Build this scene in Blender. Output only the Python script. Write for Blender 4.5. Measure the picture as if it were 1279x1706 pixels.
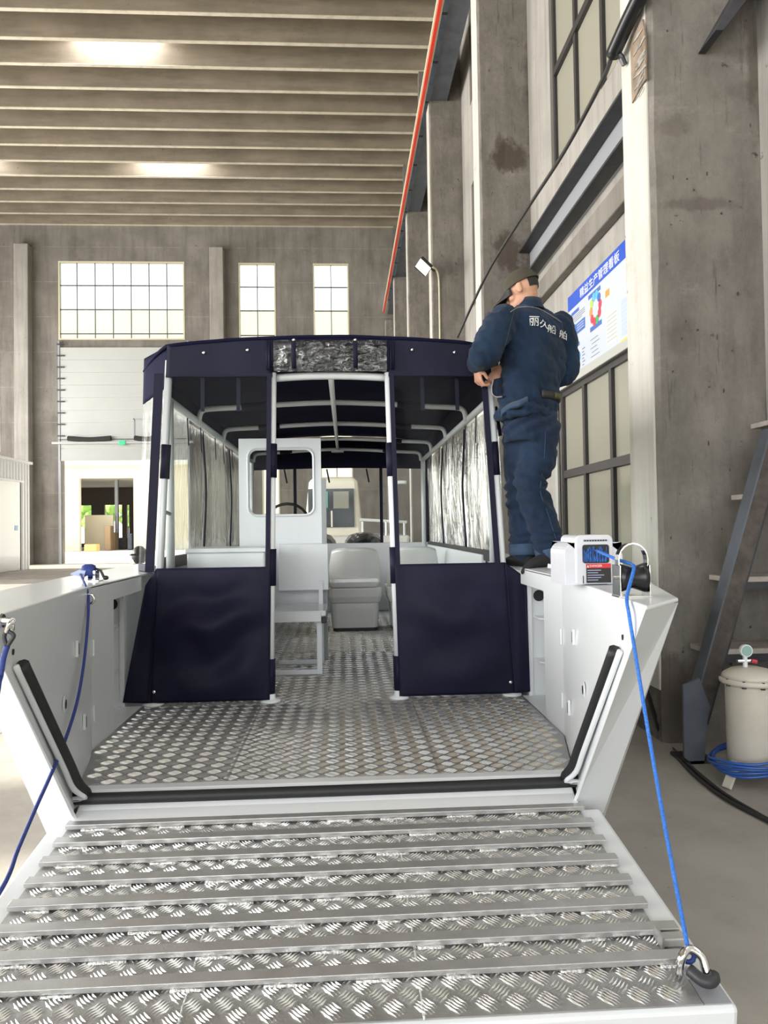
import bpy, bmesh, math, random
from mathutils import Vector, Matrix, noise
random.seed(7)
sc = bpy.context.scene
for o in list(bpy.data.objects): bpy.data.objects.remove(o)
COL = sc.collection

# ---------------------------------------------------------------- camera
CAMZ = 1.5
YAW, PITCH, ROLL = math.radians(3.17), math.radians(1.24), math.radians(0.86)
FPX, W0, H0 = 1200.0, 1279.0, 1706.0
CM = Matrix.Rotation(-YAW, 3, 'Z') @ Matrix.Rotation(math.pi/2 + PITCH, 3, 'X') @ Matrix.Rotation(-ROLL, 3, 'Z')
cam = bpy.data.cameras.new('camera'); cam_o = bpy.data.objects.new('camera', cam); COL.objects.link(cam_o)
cam.sensor_fit = 'HORIZONTAL'; cam.sensor_width = 36.0; cam.lens = 36.0*FPX/W0
cam.clip_start = 0.05; cam.clip_end = 400
cam_o.matrix_world = Matrix.Translation((0, 0, CAMZ)) @ CM.to_4x4()
sc.camera = cam_o

def ray(u, v):
    return CM @ Vector(((u - W0/2)/FPX, -(v - H0/2)/FPX, -1.0))
def atY(u, v, Y):
    d = ray(u, v); t = Y/d.y; return Vector((d.x*t, Y, CAMZ + d.z*t))
def atZ(u, v, z):
    d = ray(u, v); t = (z - CAMZ)/d.z; return Vector((d.x*t, d.y*t, z))
def atX(u, v, X):
    d = ray(u, v); t = X/d.x; return Vector((X, d.y*t, CAMZ + d.z*t))

# ---------------------------------------------------------------- sky, daylight, exposure
world = bpy.data.worlds.new('sky'); sc.world = world; world.use_nodes = True
bg = world.node_tree.nodes['Background']
bg.inputs[0].default_value = (0.93, 0.97, 1.0, 1); bg.inputs[1].default_value = 4.0
sun = bpy.data.lights.new('sun', 'SUN'); sun.energy = 21.0; sun.angle = 0.02; sun.color = (1, .95, .85)
sun_o = bpy.data.objects.new('sun', sun); COL.objects.link(sun_o)
sun_o.rotation_euler = Vector((-.90, .03, .405)).to_track_quat('Z', 'Y').to_euler()
def area(name, loc, rot, sx, sy, power, col=(1, 1, 1)):
    l = bpy.data.lights.new(name, 'AREA'); l.shape = 'RECTANGLE'; l.size = sx; l.size_y = sy; l.energy = power; l.color = col
    o = bpy.data.objects.new(name, l); COL.objects.link(o); o.location = loc; o.rotation_euler = rot
    return o
R = math.radians
# daylight entering the open side of the hall, the gate behind the camera and the far door
area('daylight_side_windows', (-21.2, 8, 5.2), (0, R(-90), 0), 8.5, 46, 17000, (1, .985, .95))
area('daylight_gate', (-6, -13.7, 4.8), (R(90), 0, 0), 17, 9, 1900, (.97, .985, 1))
area('daylight_far_door', (-10.4, 35.0, 2.2), (R(-90), 0, 0), 6, 3.6, 260, (1, .98, .93))
for yy in (15.8, 23.1-.65, 30.4-.65):
    for xx in (-6.97, -15.4): area('daylight_rooflight', (xx, yy, 17.22), (0, 0, 0), 2.7, 1.0, 330)
vs = sc.view_settings
vs.view_transform = 'Standard'; vs.look = 'None'; vs.exposure = -0.65; vs.gamma = 1.0; vs.use_curve_mapping = False
sc.cycles.use_denoising = True
sc.cycles.max_bounces = 8; sc.cycles.diffuse_bounces = 5; sc.cycles.glossy_bounces = 4
sc.cycles.transparent_max_bounces = 24; sc.cycles.transmission_bounces = 6
sc.cycles.sample_clamp_indirect = 6.0; sc.cycles.caustics_reflective = False; sc.cycles.caustics_refractive = False

# ---------------------------------------------------------------- materials
MATS = {}
def nd(nt, t, **k):
    n = nt.nodes.new(t)
    for a, b in k.items(): setattr(n, a, b)
    return n
def mat(name, base, rough=.6, metal=0.0, var=0.0, vscale=3.0, bump=0.0, bscale=60.0, spec=.5, stretch=(1, 1, 1), col2=None, coat=0.0, sheen=0.0, emit=None):
    m = bpy.data.materials.new(name); m.use_nodes = True; nt = m.node_tree; L = nt.links
    b = nt.nodes['Principled BSDF']
    b.inputs['Base Color'].default_value = (*base, 1); b.inputs['Roughness'].default_value = rough
    b.inputs['Metallic'].default_value = metal; b.inputs['Specular IOR Level'].default_value = spec
    b.inputs['Coat Weight'].default_value = coat; b.inputs['Sheen Weight'].default_value = sheen
    if emit: b.inputs['Emission Color'].default_value = (*base, 1); b.inputs['Emission Strength'].default_value = emit
    if var or bump:
        g = nd(nt, 'ShaderNodeNewGeometry'); mp = nd(nt, 'ShaderNodeMapping'); mp.inputs['Scale'].default_value = stretch
        L.new(g.outputs['Position'], mp.inputs[0])
    if var:
        n = nd(nt, 'ShaderNodeTexNoise'); n.inputs['Scale'].default_value = vscale; n.inputs['Detail'].default_value = 6; n.inputs['Roughness'].default_value = .65
        L.new(mp.outputs[0], n.inputs['Vector'])
        r = nd(nt, 'ShaderNodeMapRange'); r.inputs[1].default_value = .3; r.inputs[2].default_value = .72
        L.new(n.outputs[0], r.inputs[0])
        mx = nd(nt, 'ShaderNodeMix', data_type='RGBA'); c2 = col2 or tuple(min(1, c*(1+var)) for c in base)
        c1 = base if col2 else tuple(c*(1-var) for c in base)
        mx.inputs[6].default_value = (*c1, 1); mx.inputs[7].default_value = (*c2, 1)
        L.new(r.outputs[0], mx.inputs[0]); L.new(mx.outputs[2], b.inputs['Base Color'])
    if bump:
        n2 = nd(nt, 'ShaderNodeTexNoise'); n2.inputs['Scale'].default_value = bscale; n2.inputs['Detail'].default_value = 4
        L.new(mp.outputs[0], n2.inputs['Vector'])
        bp = nd(nt, 'ShaderNodeBump'); bp.inputs['Strength'].default_value = bump; bp.inputs['Distance'].default_value = .01
        L.new(n2.outputs[0], bp.inputs['Height']); L.new(bp.outputs[0], b.inputs['Normal'])
    MATS[name] = m
    return m
PATCHES = [(850, 262, 10.88, .34, .26, .8), (832, 240, 10.88, .10, .34, .6), (845, 425, 10.88, .26, .42, .8), (880, 455, 10.88, .2, .5, .6), (885, 120, 10.88, .10, 1.6, .45), (1118, 1150, 4.83, .14, .5, .6), (1140, 560, 4.83, .10, .12, .28), (1255, 100, 4.83, .06, .5, .5), (1235, 150, 4.83, .2, .1, .28), (1160, 340, 4.83, .35, .05, .4), (1120, 210, 4.83, .12, .08, .28)]
def concrete(name, lo, hi, stain, vs=.8, streak=(3, 3, .35), stain_amt=.55, lines=0.0, bump=.35, patches=False):
    """cast concrete: broad mottling, vertical streaks, dark stains, pits and shutter-board lines"""
    m = bpy.data.materials.new(name); m.use_nodes = True; nt = m.node_tree; L = nt.links; b = nt.nodes['Principled BSDF']
    b.inputs['Roughness'].default_value = .85; b.inputs['Specular IOR Level'].default_value = .25
    g = nd(nt, 'ShaderNodeNewGeometry'); pos = g.outputs['Position']
    def nz(scale, detail=6, stretch=None, rough=.6):
        n = nd(nt, 'ShaderNodeTexNoise'); n.inputs['Scale'].default_value = scale; n.inputs['Detail'].default_value = detail; n.inputs['Roughness'].default_value = rough
        if stretch:
            mp = nd(nt, 'ShaderNodeMapping'); mp.inputs['Scale'].default_value = stretch; L.new(pos, mp.inputs[0]); L.new(mp.outputs[0], n.inputs['Vector'])
        else: L.new(pos, n.inputs['Vector'])
        return n.outputs[0]
    def rng(s, a, c):
        r = nd(nt, 'ShaderNodeMapRange'); r.inputs[1].default_value = a; r.inputs[2].default_value = c; L.new(s, r.inputs[0]); return r.outputs[0]
    def mix(f, a, c, amt=None):
        x = nd(nt, 'ShaderNodeMix', data_type='RGBA')
        if amt is not None:
            mu = nd(nt, 'ShaderNodeMath', operation='MULTIPLY'); mu.inputs[1].default_value = amt; L.new(f, mu.inputs[0]); f = mu.outputs[0]
        L.new(f, x.inputs[0])
        for i, q in ((6, a), (7, c)):
            if isinstance(q, tuple): x.inputs[i].default_value = (*q, 1)
            else: L.new(q, x.inputs[i])
        return x.outputs[2]
    c = mix(rng(nz(vs), .3, .7), lo, hi)
    c = mix(rng(nz(1.3, 8, streak), .45, .75), c, tuple(x*.62 for x in lo), .6)
    c = mix(rng(nz(.9, 10, None, .75), .56, .68), c, stain, stain_amt)
    c = mix(rng(nz(9, 4), .68, .74), c, tuple(x*.4 for x in stain), .8)
    if lines:
        sx = nd(nt, 'ShaderNodeSeparateXYZ'); L.new(pos, sx.inputs[0])
        w = nd(nt, 'ShaderNodeMath', operation='FRACT'); dv = nd(nt, 'ShaderNodeMath', operation='DIVIDE'); dv.inputs[1].default_value = lines
        L.new(sx.outputs[2], dv.inputs[0]); L.new(dv.outputs[0], w.inputs[0])
        ln = rng(w.outputs[0], .985, 1.0)
        mu = nd(nt, 'ShaderNodeMath', operation='MULTIPLY'); L.new(ln, mu.inputs[0]); L.new(rng(nz(1.5), .4, .6), mu.inputs[1])
        c = mix(mu.outputs[0], c, tuple(min(1, x*1.8) for x in hi), .7)
    if patches:
        c = mix(rng(nz(4.5, 12, (1, 1, .6), .8), .42, .66), c, tuple(x*.5 for x in lo), .55)
        c = mix(rng(nz(11, 10, (1.6, 1, .12), .75), .58, .68), c, tuple(x*.35 for x in lo), .7)
        c = mix(rng(nz(2.2, 9, (.8, 1, 1.6), .75), .58, .75), c, tuple(min(1, x*1.35) for x in hi), .5)
    if patches:      # smeared dark mortar patches on the columns
        wob = nz(3.2, 8, (1, 1, .8), .7)
        for u, v, Y, rx, rz, amt in PATCHES:
            p = atY(u, v, Y); sub = nd(nt, 'ShaderNodeVectorMath', operation='SUBTRACT'); sub.inputs[1].default_value = p; L.new(pos, sub.inputs[0])
            ml = nd(nt, 'ShaderNodeVectorMath', operation='MULTIPLY'); ml.inputs[1].default_value = (1/rx, 1.2, 1/rz); L.new(sub.outputs[0], ml.inputs[0])
            ln_ = nd(nt, 'ShaderNodeVectorMath', operation='LENGTH'); L.new(ml.outputs[0], ln_.inputs[0])
            ad = nd(nt, 'ShaderNodeMath', operation='MULTIPLY_ADD'); ad.inputs[1].default_value = 3.2; ad.inputs[2].default_value = -1.6; L.new(wob, ad.inputs[0])
            sm = nd(nt, 'ShaderNodeMath', operation='ADD'); L.new(ln_.outputs['Value'], sm.inputs[0]); L.new(ad.outputs[0], sm.inputs[1])
            c = mix(rng(sm.outputs[0], 1.05, .55), c, stain, amt)
    L.new(c, b.inputs['Base Color'])
    bp = nd(nt, 'ShaderNodeBump'); bp.inputs['Strength'].default_value = bump; bp.inputs['Distance'].default_value = .02
    L.new(nz(14, 8, None, .7), bp.inputs['Height']); L.new(bp.outputs[0], b.inputs['Normal'])
    MATS[name] = m
    return m
def vinyl(name, haze=.05, bump=.5, bscale=(14, 14, 5), gl=.10, tint=(.95, .97, .96), k=1.0):
    m = bpy.data.materials.new(name); m.use_nodes = True; nt = m.node_tree; L = nt.links; nt.nodes.remove(nt.nodes['Principled BSDF'])
    out = nt.nodes['Material Output']
    tr = nd(nt, 'ShaderNodeBsdfTransparent'); tr.inputs[0].default_value = (*tint, 1)
    gs = nd(nt, 'ShaderNodeBsdfGlossy'); gs.inputs['Roughness'].default_value = .06
    df = nd(nt, 'ShaderNodeBsdfDiffuse'); df.inputs[0].default_value = (.8, .82, .8, 1)
    g = nd(nt, 'ShaderNodeNewGeometry'); mp = nd(nt, 'ShaderNodeMapping'); mp.inputs['Scale'].default_value = bscale
    L.new(g.outputs['Position'], mp.inputs[0])
    n = nd(nt, 'ShaderNodeTexNoise'); n.inputs['Scale'].default_value = 1.0; n.inputs['Detail'].default_value = 5; L.new(mp.outputs[0], n.inputs['Vector'])
    bp = nd(nt, 'ShaderNodeBump'); bp.inputs['Strength'].default_value = bump; bp.inputs['Distance'].default_value = .03
    L.new(n.outputs[0], bp.inputs['Height']); L.new(bp.outputs[0], gs.inputs['Normal'])
    fr = nd(nt, 'ShaderNodeFresnel'); fr.inputs[0].default_value = 1.5; L.new(bp.outputs[0], fr.inputs['Normal'])
    ad = nd(nt, 'ShaderNodeMath', operation='ADD'); ad.inputs[1].default_value = gl; L.new(fr.outputs[0], ad.inputs[0]); ad.use_clamp = True
    mk = nd(nt, 'ShaderNodeMath', operation='MULTIPLY'); mk.inputs[1].default_value = k; L.new(ad.outputs[0], mk.inputs[0])
    m1 = nd(nt, 'ShaderNodeMixShader'); m1.inputs[0].default_value = haze; L.new(tr.outputs[0], m1.inputs[1]); L.new(df.outputs[0], m1.inputs[2])
    m2 = nd(nt, 'ShaderNodeMixShader'); L.new(mk.outputs[0], m2.inputs[0]); L.new(m1.outputs[0], m2.inputs[1]); L.new(gs.outputs[0], m2.inputs[2])
    L.new(m2.outputs[0], out.inputs[0]); MATS[name] = m
    return m
def frosted(name, col, trans=.6):
    m = bpy.data.materials.new(name); m.use_nodes = True; nt = m.node_tree; L = nt.links; nt.nodes.remove(nt.nodes['Principled BSDF'])
    a = nd(nt, 'ShaderNodeBsdfTranslucent'); a.inputs[0].default_value = (*col, 1)
    d = nd(nt, 'ShaderNodeBsdfDiffuse'); d.inputs[0].default_value = (*col, 1)
    gs = nd(nt, 'ShaderNodeBsdfGlossy'); gs.inputs['Roughness'].default_value = .12
    x = nd(nt, 'ShaderNodeMixShader'); x.inputs[0].default_value = 1-trans; L.new(a.outputs[0], x.inputs[1]); L.new(d.outputs[0], x.inputs[2])
    fr = nd(nt, 'ShaderNodeFresnel'); fr.inputs[0].default_value = 1.45
    y = nd(nt, 'ShaderNodeMixShader'); L.new(fr.outputs[0], y.inputs[0]); L.new(x.outputs[0], y.inputs[1]); L.new(gs.outputs[0], y.inputs[2])
    L.new(y.outputs[0], nt.nodes['Material Output'].inputs[0]); MATS[name] = m
    return m

concrete('conc_wall', (.17, .155, .135), (.27, .25, .225), (.10, .09, .08), lines=1.7, stain_amt=.35)
concrete('conc_plaster', (.52, .50, .45), (.62, .60, .55), (.34, .28, .22), stain_amt=.35, streak=(5, 5, .25))
concrete('conc_side', (.29, .275, .25), (.40, .38, .35), (.22, .19, .16), stain_amt=.3, streak=(5, 5, .25))
concrete('conc_col', (.18, .165, .145), (.265, .242, .215), (.07, .052, .04), vs=1.1, stain_amt=.5, patches=True)
concrete('conc_bounce_lit', (.50, .45, .36), (.58, .53, .43), (.4, .35, .27), stain_amt=.2)  # rib concrete made paler: light bounced off the floor, painted into the colour
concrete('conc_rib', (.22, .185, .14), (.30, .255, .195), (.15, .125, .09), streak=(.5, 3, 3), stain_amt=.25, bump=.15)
concrete('conc_floor', (.32, .295, .26), (.43, .40, .355), (.22, .2, .17), vs=.5, stain_amt=.35, streak=(1, 1, 1), bump=.1)
mat('outside_ground', (.75, .72, .66), .9)
mat('facade', (.78, .7, .52), .85, var=.06, vscale=.2)
mat('facade_pale', (.85, .82, .74), .85)
mat('facade_dark', (.16, .14, .13), .9)
mat('tree_green', (.22, .38, .08), .8, var=.4, vscale=2)
mat('door_panel', (.45, .46, .445), .45, var=.03, vscale=.6)
mat('booth_white', (.93, .94, .96), .4)
mat('window_frame_dark', (.035, .032, .032), .45)
mat('window_frame_grey', (.42, .42, .39), .5)
mat('muntin', (.09, .10, .11), .5)
mat('steel_dark', (.045, .046, .052), .5, metal=.3, var=.3, vscale=6)
mat('steel_blue', (.12, .135, .16), .45, metal=.4, var=.25, vscale=3)
mat('steel_grey', (.33, .34, .37), .45, metal=.2)
mat('rust_steel', (.09, .075, .068), .6, metal=.4, var=.5, vscale=7)
mat('rust_tread', (.36, .32, .29), .7, var=.2, vscale=8)
mat('conductor_cream', (.62, .58, .42), .5)
mat('conductor_red', (.72, .04, .02), .4)
mat('white_paint', (.74, .765, .785), .32, var=.02, vscale=1.5, bump=.03, bscale=5, coat=.15)
mat('grey_paint', (.36, .375, .385), .45)
mat('tube_white', (.76, .79, .8), .3)
mat('alu', (.45, .45, .445), .38, metal=.72, var=.18, vscale=5, bump=.15, bscale=120)
mat('alu_bar', (.56, .555, .55), .42, metal=.8, var=.12, vscale=9, bump=.1, bscale=200)
mat('tread', (.86, .86, .85), .25, metal=.9, var=.1, vscale=7)
mat('weld', (.78, .78, .77), .28, metal=.9, bump=.8, bscale=150)
mat('rubber', (.012, .012, .013), .55, bump=.1, bscale=80)
mat('navy', (.0095, .0095, .027), .58, var=.25, vscale=2.5, bump=.2, bscale=14, sheen=.0, spec=.18)
mat('navy_matt', (.0095, .0095, .024), .75, var=.25, vscale=2.5, sheen=.0, spec=.08)
mat('navy_roof', (.011, .0115, .032), .7, var=.2, vscale=3, bump=.1, bscale=9, sheen=.0, spec=.02)
mat('chrome', (.82, .82, .82), .12, metal=1.0)
mat('plastic_white', (.62, .63, .68), .22, coat=.3)
mat('plastic_black', (.012, .012, .014), .3)
mat('gelcoat', (.72, .72, .69), .22, coat=.3)
mat('gelcoat_cream', (.78, .74, .62), .3)
mat('rope_blue', (.03, .17, .62), .55, var=.35, vscale=160, bump=.6, bscale=250)
mat('rope_navy', (.025, .05, .24), .6, var=.3, vscale=120)
mat('hose_blue', (.02, .09, .36), .35, coat=.3)
mat('cable_black', (.02, .019, .018), .5)
mat('tank_paint', (.60, .56, .48), .42, var=.06, vscale=5)
mat('gauge_face', (.28, .46, .42), .35)
mat('red_label', (.65, .03, .04), .4)
mat('black_label', (.02, .018, .018), .4)
mat('white_ink', (.85, .85, .85), .6)
mat('poster_white', (.52, .56, .64), .3)
mat('poster_blue', (.012, .075, .50), .3)
mat('poster_midblue', (.05, .13, .42), .35)
mat('poster_pale', (.45, .52, .74), .35)
mat('poster_ink', (.16, .17, .22), .4)
mat('p_yellow', (.85, .6, .05), .4); mat('p_red', (.62, .04, .08), .4); mat('p_green', (.06, .36, .10), .4); mat('p_lime', (.42, .6, .1), .4)
mat('p_orange', (.75, .28, .06), .4); mat('p_sky', (.1, .42, .75), .4); mat('p_pink', (.85, .55, .58), .4); mat('p_mist', (.78, .80, .62), .4)
mat('denim', (.014, .029, .060), .85, var=.35, vscale=5, bump=.35, bscale=500, sheen=.08, spec=.15)
mat('denim_dark', (.014, .027, .056), .85, var=.3, vscale=6, bump=.35, bscale=500, sheen=.08, spec=.15)
mat('denim_cuff', (.045, .075, .13), .85, var=.2, vscale=10, sheen=.08, spec=.15)
mat('stitch', (.30, .26, .26), .8)
mat('skin', (.56, .30, .20), .55, var=.1, vscale=14, bump=.05, bscale=300)
mat('hair', (.014, .011, .01), .6)
mat('cap_olive', (.055, .048, .030), .85, var=.15, vscale=12, bump=.2, bscale=400)
mat('belt', (.02, .02, .022), .5)
mat('belt_tan', (.09, .085, .02), .6)
mat('sock', (.012, .013, .012), .9)
mat('eye_white', (.8, .8, .78), .2)
mat('outboard', (.018, .02, .026), .22, coat=.6)
mat('cabin_dark', (.015, .02, .022), .15)
mat('cabin_green', (.12, .42, .30), .2)
mat('sign_green', (.03, .45, .20), .4, emit=.6)
mat('cardboard', (.42, .28, .16), .8)
mat('bin_yellow', (.85, .60, .2), .5)
mat('lamp_glass', (.92, .92, .88), .2)
mat('foam_black', (.03, .03, .03), .85)
vinyl('vinyl_front', haze=.003, bump=.12, bscale=(9, 9, 7), gl=-.037)
vinyl('vinyl_crinkle', haze=.012, bump=1.0, bscale=(26, 26, 5), gl=-.02, k=.55)
vinyl('vinyl_corner', haze=.006, bump=.8, bscale=(26, 26, 5), gl=-.03, k=.3)
vinyl('vinyl_roll', haze=.0, bump=1.0, bscale=(22, 22, 30), gl=.03)
vinyl('window_glass', haze=.02, bump=.0, gl=.01)
frosted('frost_glass', (.62, .60, .50), .55)

# ---------------------------------------------------------------- mesh helpers
class MB:
    def __init__(s): s.v = []; s.f = []
    def add(s, vs_, fs):
        n = len(s.v); s.v += [tuple(p) for p in vs_]; s.f += [tuple(i+n for i in f) for f in fs]; return s
    def box(s, x0, x1, y0, y1, z0, z1):
        return s.add([(x0,y0,z0),(x1,y0,z0),(x1,y1,z0),(x0,y1,z0),(x0,y0,z1),(x1,y0,z1),(x1,y1,z1),(x0,y1,z1)],
                     [(0,3,2,1),(4,5,6,7),(0,1,5,4),(1,2,6,5),(2,3,7,6),(3,0,4,7)])
    def bar(s, a, b, w, h, up=(0, 0, 1)):
        """rectangular bar from a to b, w across, h along up"""
        a, b = Vector(a), Vector(b); d = (b-a).normalized(); x = d.cross(Vector(up)).normalized(); u = x.cross(d).normalized()
        p = [q + x*sx*w/2 + u*su*h/2 for q in (a, b) for sx, su in ((-1,-1),(1,-1),(1,1),(-1,1))]
        return s.add(p, [(0,1,2,3),(7,6,5,4),(0,4,5,1),(1,5,6,2),(2,6,7,3),(3,7,4,0)])
    def prism(s, pts, off):
        n = len(pts); off = Vector(off); p = [Vector(q) for q in pts]; p += [q + off for q in p]
        return s.add(p, [tuple(range(n))[::-1], tuple(range(n, 2*n))] + [(i, (i+1) % n, n+(i+1) % n, n+i) for i in range(n)])
    def tube(s, pts, r, n=8, closed=False, cap=True):
        P = [Vector(p) for p in pts]; m = len(P); rs = r if isinstance(r, (list, tuple)) else [r]*m
        vv = []; up = None
        for i in range(m):
            a = P[(i-1) % m] if (closed or i > 0) else P[i]; b = P[(i+1) % m] if (closed or i < m-1) else P[i]
            d = (b-a).normalized()
            if up is None: up = Vector((0, 0, 1)) if abs(d.z) < .9 else Vector((1, 0, 0))
            x = d.cross(up).normalized(); u = x.cross(d).normalized(); up = u
            vv += [P[i] + (x*math.cos(2*math.pi*k/n) + u*math.sin(2*math.pi*k/n))*rs[i] for k in range(n)]
        ff = []
        for i in range(m if closed else m-1):
            j = (i+1) % m
            ff += [(i*n+k, i*n+(k+1) % n, j*n+(k+1) % n, j*n+k) for k in range(n)]
        if cap and not closed: ff += [tuple(range(n))[::-1], tuple(range((m-1)*n, m*n))]
        return s.add(vv, ff)
    def lathe(s, prof, c=(0, 0, 0), n=24, axis=(0, 0, 1)):
        ax = Vector(axis).normalized(); t = Vector((1, 0, 0)) if abs(ax.x) < .9 else Vector((0, 1, 0)); x = ax.cross(t).normalized(); y = ax.cross(x)
        c = Vector(c); m = len(prof)
        vv = [c + ax*h + (x*math.cos(2*math.pi*k/n) + y*math.sin(2*math.pi*k/n))*r for r, h in prof for k in range(n)]
        ff = [(i*n+k, i*n+(k+1) % n, (i+1)*n+(k+1) % n, (i+1)*n+k) for i in range(m-1) for k in range(n)]
        ff += [tuple(range(n))[::-1], tuple(range((m-1)*n, m*n))]
        return s.add(vv, ff)
    def ball(s, c, r, nu=16, nv=10, M=None):
        r = r if isinstance(r, (list, tuple)) else (r, r, r); c = Vector(c); vv = []
        for j in range(nv+1):
            th = math.pi*j/nv
            for i in range(nu):
                ph = 2*math.pi*i/nu
                q = Vector((r[0]*math.sin(th)*math.cos(ph), r[1]*math.sin(th)*math.sin(ph), r[2]*math.cos(th)))
                vv.append(c + (M @ q if M else q))
        return s.add(vv, [(j*nu+i, (j+1)*nu+i, (j+1)*nu+(i+1) % nu, j*nu+(i+1) % nu) for j in range(nv) for i in range(nu)])
    def sheet(s, fn, nu, nv):
        vv = [fn(i/nu, j/nv) for j in range(nv+1) for i in range(nu+1)]
        return s.add(vv, [(j*(nu+1)+i, j*(nu+1)+i+1, (j+1)*(nu+1)+i+1, (j+1)*(nu+1)+i) for j in range(nv) for i in range(nu)])
    def loft(s, rings, cap=True):
        """rings: lists of points, all the same length"""
        n = len(rings[0]); vv = [p for r_ in rings for p in r_]
        ff = [(i*n+k, i*n+(k+1) % n, (i+1)*n+(k+1) % n, (i+1)*n+k) for i in range(len(rings)-1) for k in range(n)]
        if cap: ff += [tuple(range(n))[::-1], tuple(range((len(rings)-1)*n, len(rings)*n))]
        return s.add(vv, ff)

def origin_of(o):
    p = Vector((0, 0, 0))
    while o: p += o.location; o = o.parent
    return p
def fix_normals(me):
    bm = bmesh.new(); bm.from_mesh(me); bmesh.ops.remove_doubles(bm, verts=bm.verts, dist=1e-5)
    bmesh.ops.recalc_face_normals(bm, faces=bm.faces); bm.to_mesh(me); bm.free()
def obj(name, mb, m, parent=None, smooth=False, bevel=0.0, solid=0.0, clean=True):
    me = bpy.data.meshes.new(name)
    if parent is None:
        xs = [p[0] for p in mb.v]; ys = [p[1] for p in mb.v]; zs = [p[2] for p in mb.v]
        loc = Vector(((min(xs)+max(xs))/2, (min(ys)+max(ys))/2, min(zs)))
    else: loc = origin_of(parent)
    me.from_pydata([(p[0]-loc.x, p[1]-loc.y, p[2]-loc.z) for p in mb.v], [], mb.f)
    if clean: fix_normals(me)
    me.materials.append(MATS[m] if isinstance(m, str) else m)
    o = bpy.data.objects.new(name, me); COL.objects.link(o)
    if parent is None: o.location = loc
    else: o.parent = parent
    if smooth: me.polygons.foreach_set('use_smooth', [True]*len(me.polygons))
    if bevel:
        b = o.modifiers.new('bevel', 'BEVEL'); b.width = bevel; b.segments = 2; b.limit_method = 'ANGLE'; b.angle_limit = R(40)
    if solid:
        b = o.modifiers.new('solid', 'SOLIDIFY'); b.thickness = solid; b.offset = 0
    return o
def tag(o, label, cat, group=None):
    o['label'] = label; o['category'] = cat
    if group: o['group'] = group
    return o
def thing(name, label, cat, loc, group=None):
    o = bpy.data.objects.new(name, None); COL.objects.link(o); o.location = loc; o.empty_display_size = .1
    return tag(o, label, cat, group)
def struct(name, mb, m, **k):
    o = obj(name, mb, m, **k); o['kind'] = 'structure'; return o
def copy_part(src, parent, dloc=(0, 0, 0), name=None):
    c = src.copy(); COL.objects.link(c); c.parent = parent; c.location = Vector(dloc)
    if name: c.name = name
    return c
def text_mb(body, size=1.0, thick=0.0):
    """flat letters as mesh data in x (right) / y (up), lower left at 0"""
    cu = bpy.data.curves.new('lettering', 'FONT'); cu.body = body; cu.size = size; cu.resolution_u = 2
    to = bpy.data.objects.new('lettering_tmp', cu); COL.objects.link(to)
    me = bpy.data.meshes.new_from_object(to.evaluated_get(bpy.context.evaluated_depsgraph_get()))
    mb = MB().add([v.co[:] for v in me.vertices], [tuple(p.vertices) for p in me.polygons])
    bpy.data.objects.remove(to); bpy.data.meshes.remove(me)
    return mb
def place(mb, o, ux, uy, un=None, lift=0.0):
    o, ux, uy = Vector(o), Vector(ux), Vector(uy); n = Vector(un) if un else Vector((0, 0, 0))
    mb.v = [tuple(o + ux*p[0] + uy*p[1] + n*lift) for p in mb.v]; return mb
def bez(pts, n=10):
    """Catmull-Rom through pts"""
    P = [Vector(p) for p in pts]; P = [P[0]*2-P[1]] + P + [P[-1]*2-P[-2]]; out = []
    for i in range(1, len(P)-2):
        for k in range(n):
            t = k/n; a, b, c, d = P[i-1:i+3]
            out.append(.5*((2*b) + (c-a)*t + (2*a-5*b+4*c-d)*t*t + (3*b-a-3*c+d)*t**3))
    out.append(P[-2]); return out
def nz(p, s=1.0): return noise.noise(Vector(p)*s)

# ================================================================ THE HALL
YF = 35.3            # far wall
XR, XL, YB = 2.94, -21.8, -14.0
COLX, COLW, COLD = 2.16, .78, .5
COLY = [4.83 + 6.05*k for k in range(-3, 6)]
ZT = 16.36           # underside of the roof ribs
floor = struct('floor', MB().box(XL-.3, XR+.3, YB, YF, -.2, 0), 'conc_floor')
joint = MB()
for y in (2.0, 6.05, 12.1, 18.15, 24.2, 30.2): joint.box(XL, -1.45, y, y+.012, 0, .0015)
for x in (-2.6, -6.6, -10.6, -14.6): joint.box(x, x+.012, YB, YF, 0, .0015)
obj('floor_joint', joint, 'facade_dark', floor)

def wall_mb(axis, p0, p1, a0, a1, z0, z1, holes):
    """a wall slab between p0..p1 across `axis`, along a0..a1, with rectangular holes (a0,a1,z0,z1)"""
    mb = MB(); A = sorted({a0, a1} | {h[i] for h in holes for i in (0, 1)}); Z = sorted({z0, z1} | {h[i] for h in holes for i in (2, 3)})
    A = [a for a in A if a0 <= a <= a1]; Z = [z for z in Z if z0 <= z <= z1]
    for i in range(len(A)-1):
        run = None
        for j in range(len(Z)-1):
            am, zm = (A[i]+A[i+1])/2, (Z[j]+Z[j+1])/2
            solid = not any(h[0] < am < h[1] and h[2] < zm < h[3] for h in holes)
            if solid: run = run if run is not None else Z[j]
            if run is not None and (not solid or j == len(Z)-2):
                top = Z[j+1] if solid else Z[j]
                mb.box(p0, p1, A[i], A[i+1], run, top) if axis == 'X' else mb.box(A[i], A[i+1], p0, p1, run, top)
                run = None
    return mb
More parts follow.
